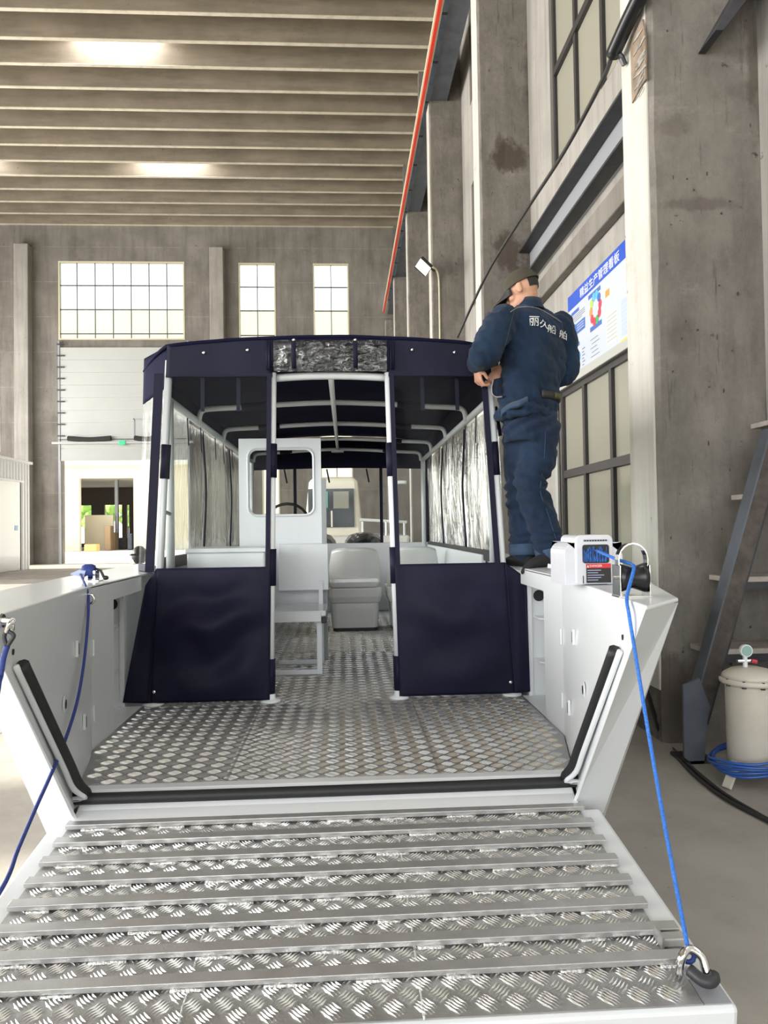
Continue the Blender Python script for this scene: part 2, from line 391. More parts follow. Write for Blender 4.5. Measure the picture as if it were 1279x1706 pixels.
# --- far wall, its openings read from the photograph
def fx(u, v): p = atY(u, v, YF); return p.x, p.z
def hole(u0, v0, u1, v1):
    x0, z1 = fx(u0, v0); x1, z0 = fx(u1, v1); return (x0, x1, z0, z1)
hA = hole(97, 435, 308, 566); hB = hole(397, 438, 460, 566); hC = hole(521, 439, 582, 566)
dz1 = fx(103, 580)[1]; dx0 = fx(103, 760)[0]; dx1 = dx0 + (hA[1]-hA[0])
hD = (dx0, dx1, 0.0, dz1)
hE = (hA[0]-9.2, hA[0]-2.75, hA[2], hA[3]); hF = (hE[0], hE[1], 5.4, hA[2]-.85)
hG = (fx(437, 800)[0], fx(466, 800)[0], fx(450, 858)[1], fx(450, 690)[1]); hH = (fx(534, 780)[0], fx(588, 780)[0], fx(560, 797)[1], fx(560, 690)[1])
wf = struct('wall_far', wall_mb('Y', YF, YF+.35, XL-.3, XR+.3, 0, 18, [hA, hB, hC, hD, hE, hF, hG, hH]), 'conc_wall')
wn = [0]
def far_window(h, nc, rows):
    wn[0] += 1; x0, x1, z0, z1 = h; root = bpy.data.objects.new('window_%d' % wn[0], None); COL.objects.link(root); root.location = ((x0+x1)/2, YF+.1, z0); root['kind'] = 'structure'
    fr = MB(); t = .07
    for a in ((x0, x0+t, z0, z1), (x1-t, x1, z0, z1), (x0+t, x1-t, z0, z0+t), (x0+t, x1-t, z1-t, z1)): fr.box(a[0], a[1], YF-.02, YF+.12, a[2], a[3])
    obj('window_frame', fr, 'conductor_cream', root)
    zs = [z0] + [z1 - (z1-z0)*r for r in rows[::-1]] + [z1]; pw = (x1-x0)/nc
    for i in range(1, nc): obj('mullion', MB().box(x0+pw*i-.022, x0+pw*i+.022, YF+.05, YF+.1, z0+t, z1-t), 'muntin', root)
    for z in zs[1:-1]: obj('transom', MB().box(x0+t, x1-t, YF+.04, YF+.1, z-.025, z+.025), 'muntin', root)
    for j in range(len(zs)-1):
        pane = None
        for i in range(nc):
            if pane is None:
                pane = obj('pane', MB().box(x0+.03, x0+pw-.03, YF+.06, YF+.07, zs[j]+.03, zs[j+1]-.03), 'window_glass', root)
            else: copy_part(pane, root, (pw*i, 0, 0))
far_window(hA, 7, [.305, .612, .92]); far_window(hB, 2, [.31, .62, .94]); far_window(hC, 2, [.31, .62, .94])
far_window(hE, 7, [.305, .612, .92]); far_window(hF, 7, [.5]); far_window(hG, 2, [.5]); far_window(hH, 2, [.5])
def far_pillar(u, v, lab):
    p = atY(u, v, YF-.55); o = obj('wall_pillar', MB().box(p.x, p.x+.66, YF-.55, YF-.003, 0, p.z), 'conc_side', bevel=.03)
    tag(o, lab, 'pillar', 'pale pillars against the far wall')
far_pillar(22, 405, 'pale concrete pillar on far wall, left of the large gridded window'); far_pillar(348, 411, 'pale concrete pillar on far wall between wide and narrow windows')
# --- sectional door, half raised
d1 = bpy.data.objects.new('door_1', None); COL.objects.link(d1); d1.location = ((dx0+dx1)/2, YF-.1, 0); d1['kind'] = 'structure'
zb = fx(180, 768)[1]; zl = fx(180, 738)[1]; n = 9
for i in range(n):
    a = zb + (dz1-zb)*i/n; obj('door_panel', MB().box(dx0, dx1, YF-.16, YF-.10, a+.006, zb+(dz1-zb)*(i+1)/n-.006), 'door_panel', d1, bevel=.008)
for x in (dx0-.09, dx1+.01): obj('guide_rail', MB().box(x, x+.08, YF-.2, YF-.08, 0, dz1+.3), 'steel_grey', d1)
for i in range(9): obj('roller_bracket', MB().box(dx0-.12, dx0+.22, YF-.24, YF-.19, zl+.3+i*.55, zl+.36+i*.55), 'steel_dark', d1)
obj('bottom_bar', MB().box(dx0-.35, dx1+.3, YF-.32, YF-.2, zl-.07, zl+.03), 'door_panel', d1)
obj('lifting_cable', MB().tube([(dx0-.05, YF-.26, zl+.15), (dx1, YF-.26, zl+.15)], .015, 6), 'steel_dark', d1)
for u0, u1 in ((117, 188), (227, 262)):
    a, b = fx(u0, 733)[0], fx(u1, 733)[0]; obj('buffer_pad', MB().tube(bez([(a, YF-.3, zl+.2), ((a+b)/2, YF-.3, zl+.13), (b, YF-.3, zl+.2)], 6), .12, 8), 'foam_black', d1)
a = fx(224, 700)[0]; o = MB(); zt_ = fx(224, 698)[1]
o.box(a, a+1.0, YF-.19, YF-.16, zt_-.06, zt_).box(a, a+.05, YF-.19, YF-.16, zl+.2, zt_); obj('wicket_outline', o, 'steel_grey', d1)
p = fx(207, 742); tag(obj('exit_sign', MB().box(p[0]-.16, p[0]+.16, YF-.36, YF-.32, p[1]-.02, p[1]+.2), 'sign_green', bevel=.02), 'small green exit sign hanging on the half-raised door', 'sign')

# --- right wall with tall windows between the columns
WB = (6.05, 9.66)
holesR = []
for k in range(-3, 5):
    o_ = 6.05*k
    holesR += [(WB[0]+o_, WB[1]+o_, .9, 3.3), (WB[0]+o_, WB[1]+.08+o_, 6.37, 9.1), (WB[0]+o_, WB[1]+.08+o_, 10.9, 14.6)]
struct('wall_right', wall_mb('X', XR, XR+.25, YB, YF, 0, 18, holesR), 'conc_side')
def side_window(k, z0, z1, zt, cols, glassm, fm):
    wn[0] += 1; y0, y1 = WB[0]+6.05*k, WB[1]+6.05*k + (.08 if z0 > 5 else 0)
    root = bpy.data.objects.new('window_%d' % wn[0], None); COL.objects.link(root); root.location = (XR+.12, (y0+y1)/2, z0); root['kind'] = 'structure'
    X0, X1 = XR+.04, XR+.13; fr = MB(); t = .07
    for a in ((y0, y0+t, z0, z1), (y1-t, y1, z0, z1), (y0+t, y1-t, z0, z0+t), (y0+t, y1-t, z1-t, z1)): fr.box(X0, X1, a[0], a[1], a[2], a[3])
    obj('window_frame', fr, fm, root)
    pw = (y1-y0)/cols
    for i in range(1, cols): obj('mullion', MB().box(X0, X1, y0+pw*i-.04, y0+pw*i+.04, z0+t, z1-t), fm, root)
    for z in zt: obj('transom', MB().box(X0-.01, X1, y0+t, y1-t, z-.05, z+.05), fm, root)
    zs = [z0] + list(zt) + [z1]
    for j in range(len(zs)-1):
        for i in range(cols): obj('pane', MB().box(XR+.08, XR+.09, y0+pw*i+.045, y0+pw*(i+1)-.045, zs[j]+.055, zs[j+1]-.055), glassm if not (i == 0 and k == 0) else 'window_glass', root)
    if z0 < 5:   # outer casing of the lower window
        cs = MB().box(XR-.03, XR+.02, y1, y1+.12, z0-.1, z1+.1).box(XR-.03, XR+.02, y0, y1, z1, z1+.1); obj('window_casing', cs, 'window_frame_grey', root, bevel=.008)
for k in range(0, 4):
    side_window(k, .9, 3.3, [2.18], 4, 'frost_glass', 'window_frame_dark'); side_window(k, 6.37, 9.1, [7.75], 4, 'frost_glass', 'window_frame_dark')
    side_window(k, 10.9, 14.6, [12.7], 4, 'frost_glass', 'window_frame_dark')
# --- left wall and gate wall behind the camera: open bays
struct('wall_left', wall_mb('X', XL-.3, XL, YB, YF, 0, 18, [(YB+1+6.05*k, YB+6+6.05*k, .6, 9.6) for k in range(8)]), 'conc_side')
struct('wall_back', wall_mb('Y', YB-.3, YB, XL-.3, XR+.3, 0, 18, [(-14.6, 2.4, 0, 9.4)]), 'conc_side')
# --- columns
names = ['behind the camera, first', 'behind the camera, second', 'beside the ramp, behind the camera', 'nearest rough concrete column, beside the winch and steel stair',
         'second rough concrete column, directly behind the worker\'s cap, with dark patches', 'third rough concrete column, behind the hanging cable', 'fourth rough concrete column, behind the floodlight',
         'fifth rough concrete column, short in view near the end of the red rail', 'sixth concrete column, against the far wall corner']
colo = []
for k, y in enumerate(COLY):
    if k < 3: continue
    mb = MB(); n = 14; zt = 11.7; rng = random.Random(k)
    rings = []
    for i in range(n*3+1):
        z = zt*i/(n*3); j = lambda: rng.uniform(-.006, .006)
        rings.append([(COLX+j(), y+.03+j(), z), (COLX+.03+j(), y+j(), z), (COLX+COLW, y+j()*.3, z), (COLX+COLW, y+COLD, z), (COLX+.03, y+COLD, z), (COLX+j(), y+COLD-.03, z)])
    mb.loft(rings); mb.box(2.62, COLX+COLW, y+.06, y+COLD-.06, zt, 16.36)
    c = obj('concrete_column', mb, 'conc_col'); obj('plaster_face', MB().box(COLX-.012, COLX+.012, y+.035, y+COLD-.035, .35 if k == 3 else .05, zt-.02), 'conc_plaster', c, bevel=.01); lab = names[k] if 'column' in names[k] else 'concrete column standing ' + names[k]
    tag(c, lab, 'column', 'columns along the right wall'); colo.append(c)
# patches of broken plaster and mortar smears on the columns
mat('smear_dark', (.075, .058, .045), .9, var=.5, vscale=9); mat('smear_brown', (.24, .18, .13), .9, var=.45, vscale=8, stretch=(1, 1, .5)); mat('plaster_white', (.62, .59, .53), .8, var=.12, vscale=6)
c2 = colo[1]; Y2 = COLY[4]
# left faces: exposed brick-brown patch near the top of the nearest column
c1 = colo[0]; XP = COLX-.013
mb = MB().prism([atX(u, v, XP) for u, v in ((1052, 70), (1072, 32), (1077, 60), (1078, 132), (1066, 150), (1055, 172))], (-.012, 0, 0)); obj('broken_plaster', mb, 'smear_brown', c1)
rngp = random.Random(4)
for i in range(11):
    v = 62+i*9.5+rngp.uniform(-4, 4); a, b = rngp.uniform(1053, 1062), rngp.uniform(1066, 1077); t_ = rngp.uniform(2, 4)
    mb = MB().prism([atX(u, w, XP-.012) for u, w in ((a, v+14), ((a+b)/2, v+rngp.uniform(-3, 3)), (b, v-12), (b, v-12+t_), ((a+b)/2, v+t_+2))], (-.006, 0, 0)); obj('mortar_ridge', mb, 'conc_side', c1)
def pits(c, Y, n, seed, u0, u1, v0, v1):
    rg = random.Random(seed); mb = MB()
    for i in range(n):
        p = atY(rg.uniform(u0, u1), rg.uniform(v0, v1), Y); a, b = rg.uniform(.003, .010), rg.uniform(.004, .018)
        mb.prism([(p.x+a*math.cos(t)*rg.uniform(.6, 1.2), Y-.004, p.z+b*math.sin(t)*rg.uniform(.6, 1.2)) for t in [k*math.pi/4 for k in range(8)]], (0, -.004, 0))
    k_ = obj('chip', mb, 'smear_dark', c); k_['kind'] = 'stuff'
pits(c1, COLY[3], 34, 2, 1105, 1262, 20, 1180); pits(c2, Y2, 14, 5, 808, 880, 20, 380)
# --- crane girder on the column tops, conductor rail
gy0, gy1 = YB+2, 34.2
g = thing('crane_girder', 'long grey steel crane girder running along the column tops', 'girder', (2.35, 20, 11.7))
obj('lower_flange', MB().box(2.2, 2.6, gy0, gy1, 11.70, 11.73), 'steel_blue', g); obj('upper_flange', MB().box(2.2, 2.6, gy0, gy1, 12.45, 12.49), 'steel_blue', g)
obj('web', MB().box(2.385, 2.415, gy0, gy1, 11.73, 12.45), 'steel_blue', g); obj('rail', MB().box(2.36, 2.44, gy0, gy1, 12.49, 12.62), 'rust_steel', g)
st = None
for i, y in enumerate([1.5+1.0*i for i in range(33)]):
    if st is None: st = obj('stiffener', MB().prism([(2.385, y, 11.73), (2.21, y, 11.73), (2.21, y, 12.45), (2.385, y, 12.45)], (0, .014, 0)), 'steel_blue', g)
    else: copy_part(st, g, (0, 1.0*i, 0))
for y in COLY[3:]:
    obj('tie_bracket', MB().bar((2.5, y+.25, 12.35), (2.9, y+.25, 12.9), .12, .08), 'steel_blue', g); obj('bearing_plate', MB().box(2.18, 2.66, y+.03, y+.47, 11.69, 11.72), 'steel_dark', g)
r_ = thing('conductor_rail', 'thin cream conductor rail with a bright red stripe high along the girder', 'rail', (2.03, 20, 11.6))
obj('rail_body', MB().box(1.93, 2.06, gy0, 33.6, 11.62, 11.74), 'conductor_cream', r_); obj('red_strip', MB().box(1.955, 2.02, gy0, 33.6, 11.595, 11.62), 'conductor_red', r_)
for i, y in enumerate([2.0+1.5*i for i in range(21)]): obj('rail_hanger', MB().box(2.06, 2.195, y, y+.05, 11.7, 11.72), 'steel_dark', r_)
# --- roof
sky_l = [(-8.35, -5.6), (-16.75, -14.0)]
ribY = [35.24 - 1.216*i for i in range(40)]
skyb = [i for i in range(40) if i % 6 == 4]          # bays with rooflights
holesC = []
for i in skyb:
    for a, b in sky_l: holesC.append((i, a, b))
mb = MB()
xs = [XL-.3, sky_l[1][0], sky_l[1][1], sky_l[0][0], sky_l[0][1], XR+.3]
for i in range(40):
    y1, y0 = ribY[i], ribY[i]-1.216
    if i in skyb:
        for a, b in ((0, 1), (2, 3), (4, 5)): mb.box(xs[a], xs[b], y0, y1, ZT+.85, ZT+1.0)
    else: mb.box(xs[0], xs[5], y0, y1, ZT+.85, ZT+1.0)
mb.box(xs[0], xs[5], ribY[0]-.0, YF+.35, ZT+.85, ZT+1.0)
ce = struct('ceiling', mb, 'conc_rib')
rib = None
for i, y in enumerate(ribY):
    if rib is None:
        prof = [(y-.065, ZT), (y+.065, ZT), (y+.10, ZT+.85), (y-.10, ZT+.85)]
        rib = obj('roof_rib', MB().prism([(XL-.2, a, z) for a, z in prof], (XR+.1-XL+.2, 0, 0)), 'conc_rib', ce)
        sof = obj('rib_bounce_strip', MB().box(XL-.2, XR+.1, y-.066, y+.066, ZT-.02, ZT), 'conc_bounce_lit', rib)  # thin strip added under each rib to carry the painted bounce light
    else:
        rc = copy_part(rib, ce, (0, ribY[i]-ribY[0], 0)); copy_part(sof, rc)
for i in skyb:
    for a, b in sky_l: obj('rooflight_pane', MB().box(a, b, ribY[i]-1.1, ribY[i]-.1, ZT+.9, ZT+.92), 'window_glass', ce)

# --- fittings on the right wall
# steel channel along the wall
ch = thing('steel_channel', 'dark grey steel channel beam bolted along the right wall above the poster', 'beam', (XR-.1, 8, 5.2))
y0c, y1c = 5.36, 10.86
obj('web', MB().box(XR-.03, XR-.002, y0c, y1c, 5.22, 5.72), 'steel_grey', ch); obj('lower_flange', MB().box(XR-.2, XR-.03, y0c, y1c, 5.22, 5.25), 'steel_dark', ch)
obj('upper_flange', MB().box(XR-.2, XR-.03, y0c, y1c, 5.69, 5.72), 'steel_dark', ch)
tag(obj('ledge_beam', MB().box(XR-.12, XR-.002, y0c, y1c, 4.72, 4.98), 'conc_wall', bevel=.015), 'rough brown concrete ledge under the steel channel on right wall', 'ledge')
# poster
pb = atX(949, 640, XR-.02); pt = atX(949, 494, XR-.02); yl = pb.y; zlo, zhi = pb.z, pt.z; yr = yl - 2.12; pw_, ph_ = yl-yr, zhi-zlo
po = thing('notice_board', 'blue and white printed management notice board on the right wall', 'board', (XR-.02, (yl+yr)/2, zlo))
XPo = XR-.022
def pq(a0, a1, b0, b1, m, name, lift=.001):   # rectangle in board fractions, a from the left edge, b from the bottom
    return obj(name, MB().box(XPo-lift-.0006, XPo-lift, yl-a1*pw_, yl-a0*pw_, zlo+b0*ph_, zlo+b1*ph_), m, po)
obj('board_sheet', MB().box(XPo, XR-.003, yr, yl, zlo, zhi), 'poster_white', po)
pq(0, 1, .83, 1, 'poster_blue', 'header_band'); pq(0, .80, .045, .075, 'poster_blue', 'footer_band'); pq(.82, 1, .03, .10, 'p_yellow', 'footer_block')
for a in (.90, .95): pq(a, a+.018, .83, 1, 'poster_white', 'header_stripe', .002)
def ptext(body, a, b, h, m, name, wid=None):
    t = text_mb(body, 1.0); w = max(p[0] for p in t.v); s = h*ph_; sx = (wid*pw_/w) if wid else s
    place(t, (XPo-.003, yl-a*pw_, zlo+b*ph_), (0, -sx, 0), (0, 0, s)); return obj(name, t, m, po, clean=False)
ptext('精益生产管理看板', .22, .868, .115, 'white_ink', 'title_lettering', .60)
pq(.06, .2, .745, .785, 'poster_midblue', 'section_tab'); pq(.36, .55, .755, .80, 'poster_midblue', 'section_tab'); pq(.08, .30, .50, .62, 'poster_midblue', 'motto_block'); pq(.07, .2, .36, .40, 'poster_midblue', 'section_tab'); pq(.38, .56, .40, .45, 'poster_midblue', 'section_tab')
for i in range(4): pq(.06, .30-.05*(i == 3), .72-.022*i, .728-.022*i, 'poster_ink', 'text_line')
c0 = Vector((XPo-.002, yl-.11*pw_, zlo+.56*ph_)); obj('motto_badge', MB().lathe([(.085, 0), (.085, .001)], c0, 20, (-1, 0, 0)), 'poster_midblue', po)
for i in range(3): pq(.16, .28, .53+.028*i, .54+.028*i, 'poster_pale', 'text_line', .003)
wc = Vector((XPo-.002, yl-.47*pw_, zlo+.61*ph_)); wcol = ['p_sky', 'poster_midblue', 'p_red', 'p_red', 'p_green', 'p_red', 'p_red', 'p_orange', 'p_lime', 'p_sky']
for i in range(10):
    a = math.pi/2-2*math.pi*i/10-.3; obj('wheel_dot', MB().lathe([(.052, 0), (.052, .001)], wc+Vector((0, -math.cos(a)*.15, math.sin(a)*.15)), 14, (-1, 0, 0)), wcol[i], po)
for j in range(2):
    for i in range(6): pq(.07+.17*j, .10+.17*j+.02*(i % 2), .11+.035*i, .122+.035*i, 'poster_ink', 'text_line')
obj('emblem', MB().lathe([(.05, 0), (.05, .001)], (XPo-.002, yl-.19*pw_, zlo+.24*ph_), 12, (-1, 0, 0)), 'p_sky', po)
for i in range(5): pq(.38+.02*(i % 2), .52-.02*(i % 3), .13+.045*i, .138+.045*i, 'poster_ink', 'text_line')
pq(.60, .75, .60, .72, 'p_mist', 'tint_block'); pq(.62, .68, .62, .69, 'p_orange', 'tint_block', .002)
pq(.86, .98, .62, .74, 'p_pink', 'tint_block'); pq(.62, .78, .14, .46, 'p_mist', 'tint_block'); pq(.83, 1, .13, .47, 'poster_pale', 'table_block')
for i in range(7): pq(.63, .77, .17+.04*i, .176+.04*i, 'poster_ink', 'text_line', .002); pq(.84, .99, .17+.04*i, .178+.04*i, 'poster_white', 'text_line', .002)
# floodlight on the third/fourth column
fl = thing('floodlight', 'small black floodlight with pale lens on a column arm', 'lamp', atY(716, 446, COLY[5]-.2))
a = atY(697, 436, COLY[5]-.35); b = atY(714, 452, COLY[5]-.35); dv = (b-a)
fb = MB().bar(a, b, .3, .12, (0, -.5, -1)); obj('lamp_body', fb, 'plastic_black', fl)
up = Vector((0, .15, .09)); obj('lamp_glass', MB().bar(a-Vector((.03, .16, .075)), b-Vector((.03, .16, .075)), .26, .02, (0, -.5, -1)), 'lamp_glass', fl)
p0 = atY(716, 446, COLY[5]-.2); obj('lamp_arm', MB().tube([b, p0, p0+Vector((.12, .19, 0))], .025, 6), 'plastic_black', fl)
pc = [atY(720, 444, COLY[5]-.06), atY(728, 452, COLY[5]-.04), atY(731, 470, COLY[5]-.03), atY(732, 520, COLY[5]-.03), atY(733, 600, COLY[5]-.03)]
tag(obj('lamp_conduit', MB().tube(bez(pc, 5)+[Vector((pc[-1].x, pc[-1].y, 0))], .022, 6), 'conductor_cream', smooth=True), 'thin pale conduit running down the column below the floodlight', 'conduit')
# hanging cable with thick sleeve
cb = thing('hanging_cable', 'black cable slung diagonally past the columns, thick sleeve at its upper end', 'cable', atY(900, 330, 7))
c0, c1_, c2_ = atX(1078, -30, COLX-.06), atX(1020, 92, 2.05), atY(1000, 140, 5.9)
cpts = [c1_, c2_, atY(940, 252, 6.9), atY(880, 345, 8.2), atY(820, 440, 9.6), atY(790, 500, 10.3), atY(762, 562, 10.9)]
cbl = bez(cpts, 8); obj('cable', MB().tube(cbl, .019, 8), 'cable_black', cb, smooth=True)
obj('cable_sleeve', MB().tube(bez([c0, c0.lerp(c1_, .5)+Vector((0, 0, .01)), c1_], 5), .055, 12), 'plastic_black', cb, smooth=True)
pS = c0.lerp(c1_, .92); obj('sleeve_hook', MB().tube([pS, pS+Vector((.05, 0, -.06)), pS+Vector((.07, 0, -.11))], .022, 8), 'plastic_black', cb)
# dark steel arm high on the nearest column
q = [atY(u, v, COLY[3]-.25) for u, v in ((1192, 50), (1205, 50), (1290, -60), (1255, -60))]
tag(obj('steel_bracket', MB().prism(q, (0, .24, 0)), 'steel_dark'), 'dark steel angle bracket at the top of the nearest column', 'bracket')

# ================================================================ THE BOAT
CX, DK, GZ = -.065, .537, 1.257          # centre line, deck level, gunwale level
def S(s, Y, z): return Vector((CX+s, Y, z))
boat = thing('landing_craft', 'white landing boat with lowered bow ramp and checker-plate deck', 'boat', (CX, 5, 0))
# inner and outer lines of one bulwark (s, Y)
INB = [(.90, 2.60), (1.06, 3.27), (1.06, 3.58)]                 # at deck level
INT = [(.937, 2.05), (1.06, 3.27), (1.06, 3.58)]                # at gunwale level
OUT = [(1.135, 2.27), (1.385, 3.14), (1.45, 4.2), (1.45, 8.6)]
OUB = [(1.035, 2.72), (1.23, 3.3), (1.30, 4.2), (1.30, 8.6)]
for sg in (-1, 1):
    side = 'port' if sg < 0 else 'starboard'
    def Q(s, Y, z): return S(sg*s, Y, z)
    mb = MB()
    # inner wall
    for i in range(2):
        a, b, c, d = Q(*INB[i], DK-.03), Q(*INB[i+1], DK-.03), Q(*INT[i+1], GZ), Q(*INT[i], GZ)
        mb.sheet(lambda u, v, a=a, b=b, c=c, d=d: (a*(1-u)+b*u)*(1-v)+(d*(1-u)+c*u)*v, 8, 8)
    # locker recess between Y 3.58 and 4.06, bulwark wall aft of it
    As = 1.165 if sg < 0 else 1.11
    mb.add([Q(1.06, 3.58, DK), Q(1.36, 3.58, DK), Q(1.36, 3.58, 1.17), Q(1.06, 3.58, 1.17)], [(0, 1, 2, 3)])
    mb.add([Q(1.36, 3.58, DK), Q(1.36, 4.06, DK), Q(1.36, 4.06, 1.17), Q(1.36, 3.58, 1.17)], [(0, 1, 2, 3)])
    mb.add([Q(As, 4.06, DK), Q(1.36, 4.06, DK), Q(1.36, 4.06, 1.17), Q(As, 4.06, 1.17)], [(0, 1, 2, 3)])
    mb.add([Q(1.06, 3.58, 1.17), Q(1.36, 3.58, 1.17), Q(1.36, 4.06, 1.17), Q(1.06, 4.06, 1.17)], [(0, 1, 2, 3)])
    mb.add([Q(1.06, 3.58, 1.17), Q(1.06, 4.06, 1.17), Q(1.06, 4.06, GZ), Q(1.06, 3.58, GZ)], [(0, 1, 2, 3)])
    mb.add([Q(1.06, 3.58, DK), Q(1.36, 3.58, DK), Q(1.36, 4.06, DK), Q(1.06, 4.06, DK)], [(0, 1, 2, 3)])
    mb.add([Q(As, 4.06, DK-.03), Q(As, 8.6, DK-.03), Q(As, 8.6, GZ), Q(As, 4.06, GZ)], [(0, 1, 2, 3)])
    # bow cheek: chamfer plate from the raked bow edge to the outer skin
    eb, et = Q(.885, 2.66, .44), Q(*INT[0], GZ); ob, ot = Q(*OUB[0], .40), Q(*OUT[0], GZ-.012)
    mb.add([eb, et, ot, ob], [(0, 1, 2, 3)]); mb.add([eb, Q(*INB[0], DK-.03), et], [(0, 1, 2)])
    # outer skin with chine and flat bottom
    for i in range(3):
        a, b = OUT[i], OUT[i+1]; c, d = OUB[i], OUB[i+1]; z0, z1 = (.40, .10) if i == 0 else (.10, .05)
        mb.add([Q(*a, GZ-.012), Q(*b, GZ-.012), Q(*d, z1), Q(*c, z0)], [(0, 1, 2, 3)])
    obj('bulwark', mb, 'white_paint', boat, bevel=.004)
    # gunwale cap
    top = MB(); inner = [(.937, 2.05), (1.06, 3.27), (1.06, 3.9), (1.06, 8.6)]
    for i in range(3): top.prism([Q(*inner[i], GZ-.012), Q(*OUT[i], GZ-.012), Q(*OUT[i+1], GZ-.012), Q(*inner[i+1], GZ-.012)], (0, 0, .016))
    obj('gunwale_cap', top, 'white_paint', boat, bevel=.006)
    # locker shelves and frame
    obj('locker_frame', MB().prism([Q(As-.012, 4.05, DK), Q(As+.012, 4.05, DK), Q(As+.012, 4.05, 1.17), Q(As-.012, 4.05, 1.17)], (0, .03, 0)), 'white_paint', boat)
    for z in (.74, .98): obj('locker_shelf', MB().prism([Q(As+.02, 3.94, z), Q(1.355, 3.70, z), Q(1.355, 4.055, z), Q(As+.02, 4.055, z)], (0, 0, .008)), 'white_paint', boat)
    obj('cable_hole', MB().lathe([(.032, 0), (.032, .004)], Q(As+.055, 4.058, 1.10), 18, (0, -1, 0)), 'rubber', boat)
    # fittings on the inner wall
    def wallp(t, z): a = Vector(INB[0]).lerp(Vector(INB[1]), t); b = Vector(INT[0]).lerp(Vector(INT[1]), t); f = (z-DK)/(GZ-DK); q = a.lerp(b, f); return Q(q.x, q.y, z)
    nrm = Vector((-sg, .2, 0)).normalized()
    for z in (.72, 1.03):
        p = wallp(.72, z); obj('latch_plate', MB().bar(p+nrm*.006-Vector((0, 0, .032)), p+nrm*.006+Vector((0, 0, .032)), .018, .012, nrm), 'white_paint', boat, bevel=.002)
        obj('latch_slot', MB().bar(p+nrm*.0125-Vector((0, 0, .022)), p+nrm*.0125+Vector((0, 0, .022)), .005, .003, nrm), 'rubber', boat)
    for z in (.66, .95):
        p = Q(1.055, 3.28, z); obj('hinge_pin', MB().tube([p, p+Vector((0, 0, .07))], .005, 6), 'tube_white', boat)
    p = wallp(.42, .865); obj('drain_ring', MB().lathe([(.03, 0), (.03, .004), (.02, .006)], p, 20, nrm), 'white_paint', boat, smooth=False)
    obj('drain_hole', MB().lathe([(.017, 0), (.017, .002)], p+nrm*.0055, 16, nrm), 'rubber', boat)
    p = wallp(.10, 1.14); obj('pin_hole', MB().lathe([(.009, 0), (.009, .003)], p, 12, nrm), 'rubber', boat)
# deck support, sill, transom, bottom
hb = MB(); hb.prism([S(-1.03, 2.72, .40), S(1.03, 2.72, .40), S(1.30, 4.2, .02), S(-1.30, 4.2, .02)], (0, 0, .03)); hb.box(CX-1.30, CX+1.30, 4.2, 8.6, 0, .05)
hb.box(CX-1.45, CX+1.45, 8.55, 8.62, .03, 1.0); obj('hull_bottom', hb, 'white_paint', boat)
obj('transom', MB().box(CX-1.06, CX+1.06, 8.36, 8.44, DK, 1.325), 'white_paint', boat, bevel=.01)
sill = MB(); sill.prism([S(-.905, 2.785, DK-.06), S(-.905, 2.785, DK+.012), S(-.905, 2.735, DK+.012), S(-.905, 2.66, DK-.035), S(-.905, 2.60, DK-.05), S(-.905, 2.60, .41), S(-.905, 2.785, .41)], (1.81, 0, 0))
obj('bow_sill', sill, 'white_paint', boat, bevel=.004)
# rubber seal in its channel along bulwarks and sill
def seal_pts(off, lift):
    pts = []
    for sg in (-1, 1):
        arm = []
        for k in range(7):
            t = k/6; z = DK+.06+t*(1.10-DK-.06); f = (z-DK)/(GZ-DK)
            e = Vector((.90, 2.60)).lerp(Vector((.937, 2.05)), f); s_ = e.x+.015+.012-lift; arm.append((sg*s_, e.y+.092+off, z))
        corner = [(sg*.875, 2.690+off*.7, DK+.01), (sg*.845, 2.685+off*.3, DK-.010+lift*.2)]
        seq = [S(*p) for p in arm[::-1]] + [S(*p) for p in corner]
        pts.append(seq)
    return pts[0] + pts[1][::-1]
obj('rubber_seal', MB().tube(bez(seal_pts(0, .035), 4), .021, 8), 'rubber', boat, smooth=True)
obj('seal_channel', MB().tube(bez(seal_pts(-.030, .030), 4), .010, 8), 'white_paint', boat, smooth=True); obj('seal_channel', MB().tube(bez(seal_pts(.030, .030), 4), .010, 8), 'white_paint', boat, smooth=True)
# deck plates
plates = [(-1.058, -.40), (-.40, .425), (.425, 1.058)]
def inner_s(Y): return .90+.155*min(1, max(0, (Y-2.6)/.67))
for s_ in (-.40, .425): obj('deck_seam', MB().box(CX+s_-.006, CX+s_+.006, 2.79, 8.36, DK-.004, DK+.0015), 'alu_bar', boat)
for a, b in plates:
    for y0, y1 in ((2.785, 5.15), (5.15, 8.36)):
        pts = []
        lo = (lambda Y: -inner_s(Y)) if a < -1 else (lambda Y: a+.003); hi = (lambda Y: inner_s(Y)) if b > 1 else (lambda Y: b-.003)
        ys = [y0+.003] + ([3.27] if y0 < 3 else []) + [y1-.003]
        pts = [S(lo(y), y, DK) for y in ys] + [S(hi(y), y, DK) for y in ys[::-1]]
        obj('deck_plate', MB().prism(pts, (0, 0, -.006)), 'alu', boat)
obj('deck_base', MB().prism([S(-.9, 2.79, DK-.012), S(.9, 2.79, DK-.012), S(1.04, 3.3, DK-.012), S(1.04, 8.36, DK-.012), S(-1.04, 8.36, DK-.012), S(-1.04, 3.3, DK-.012)], (0, 0, -.02)), 'grey_paint', boat)
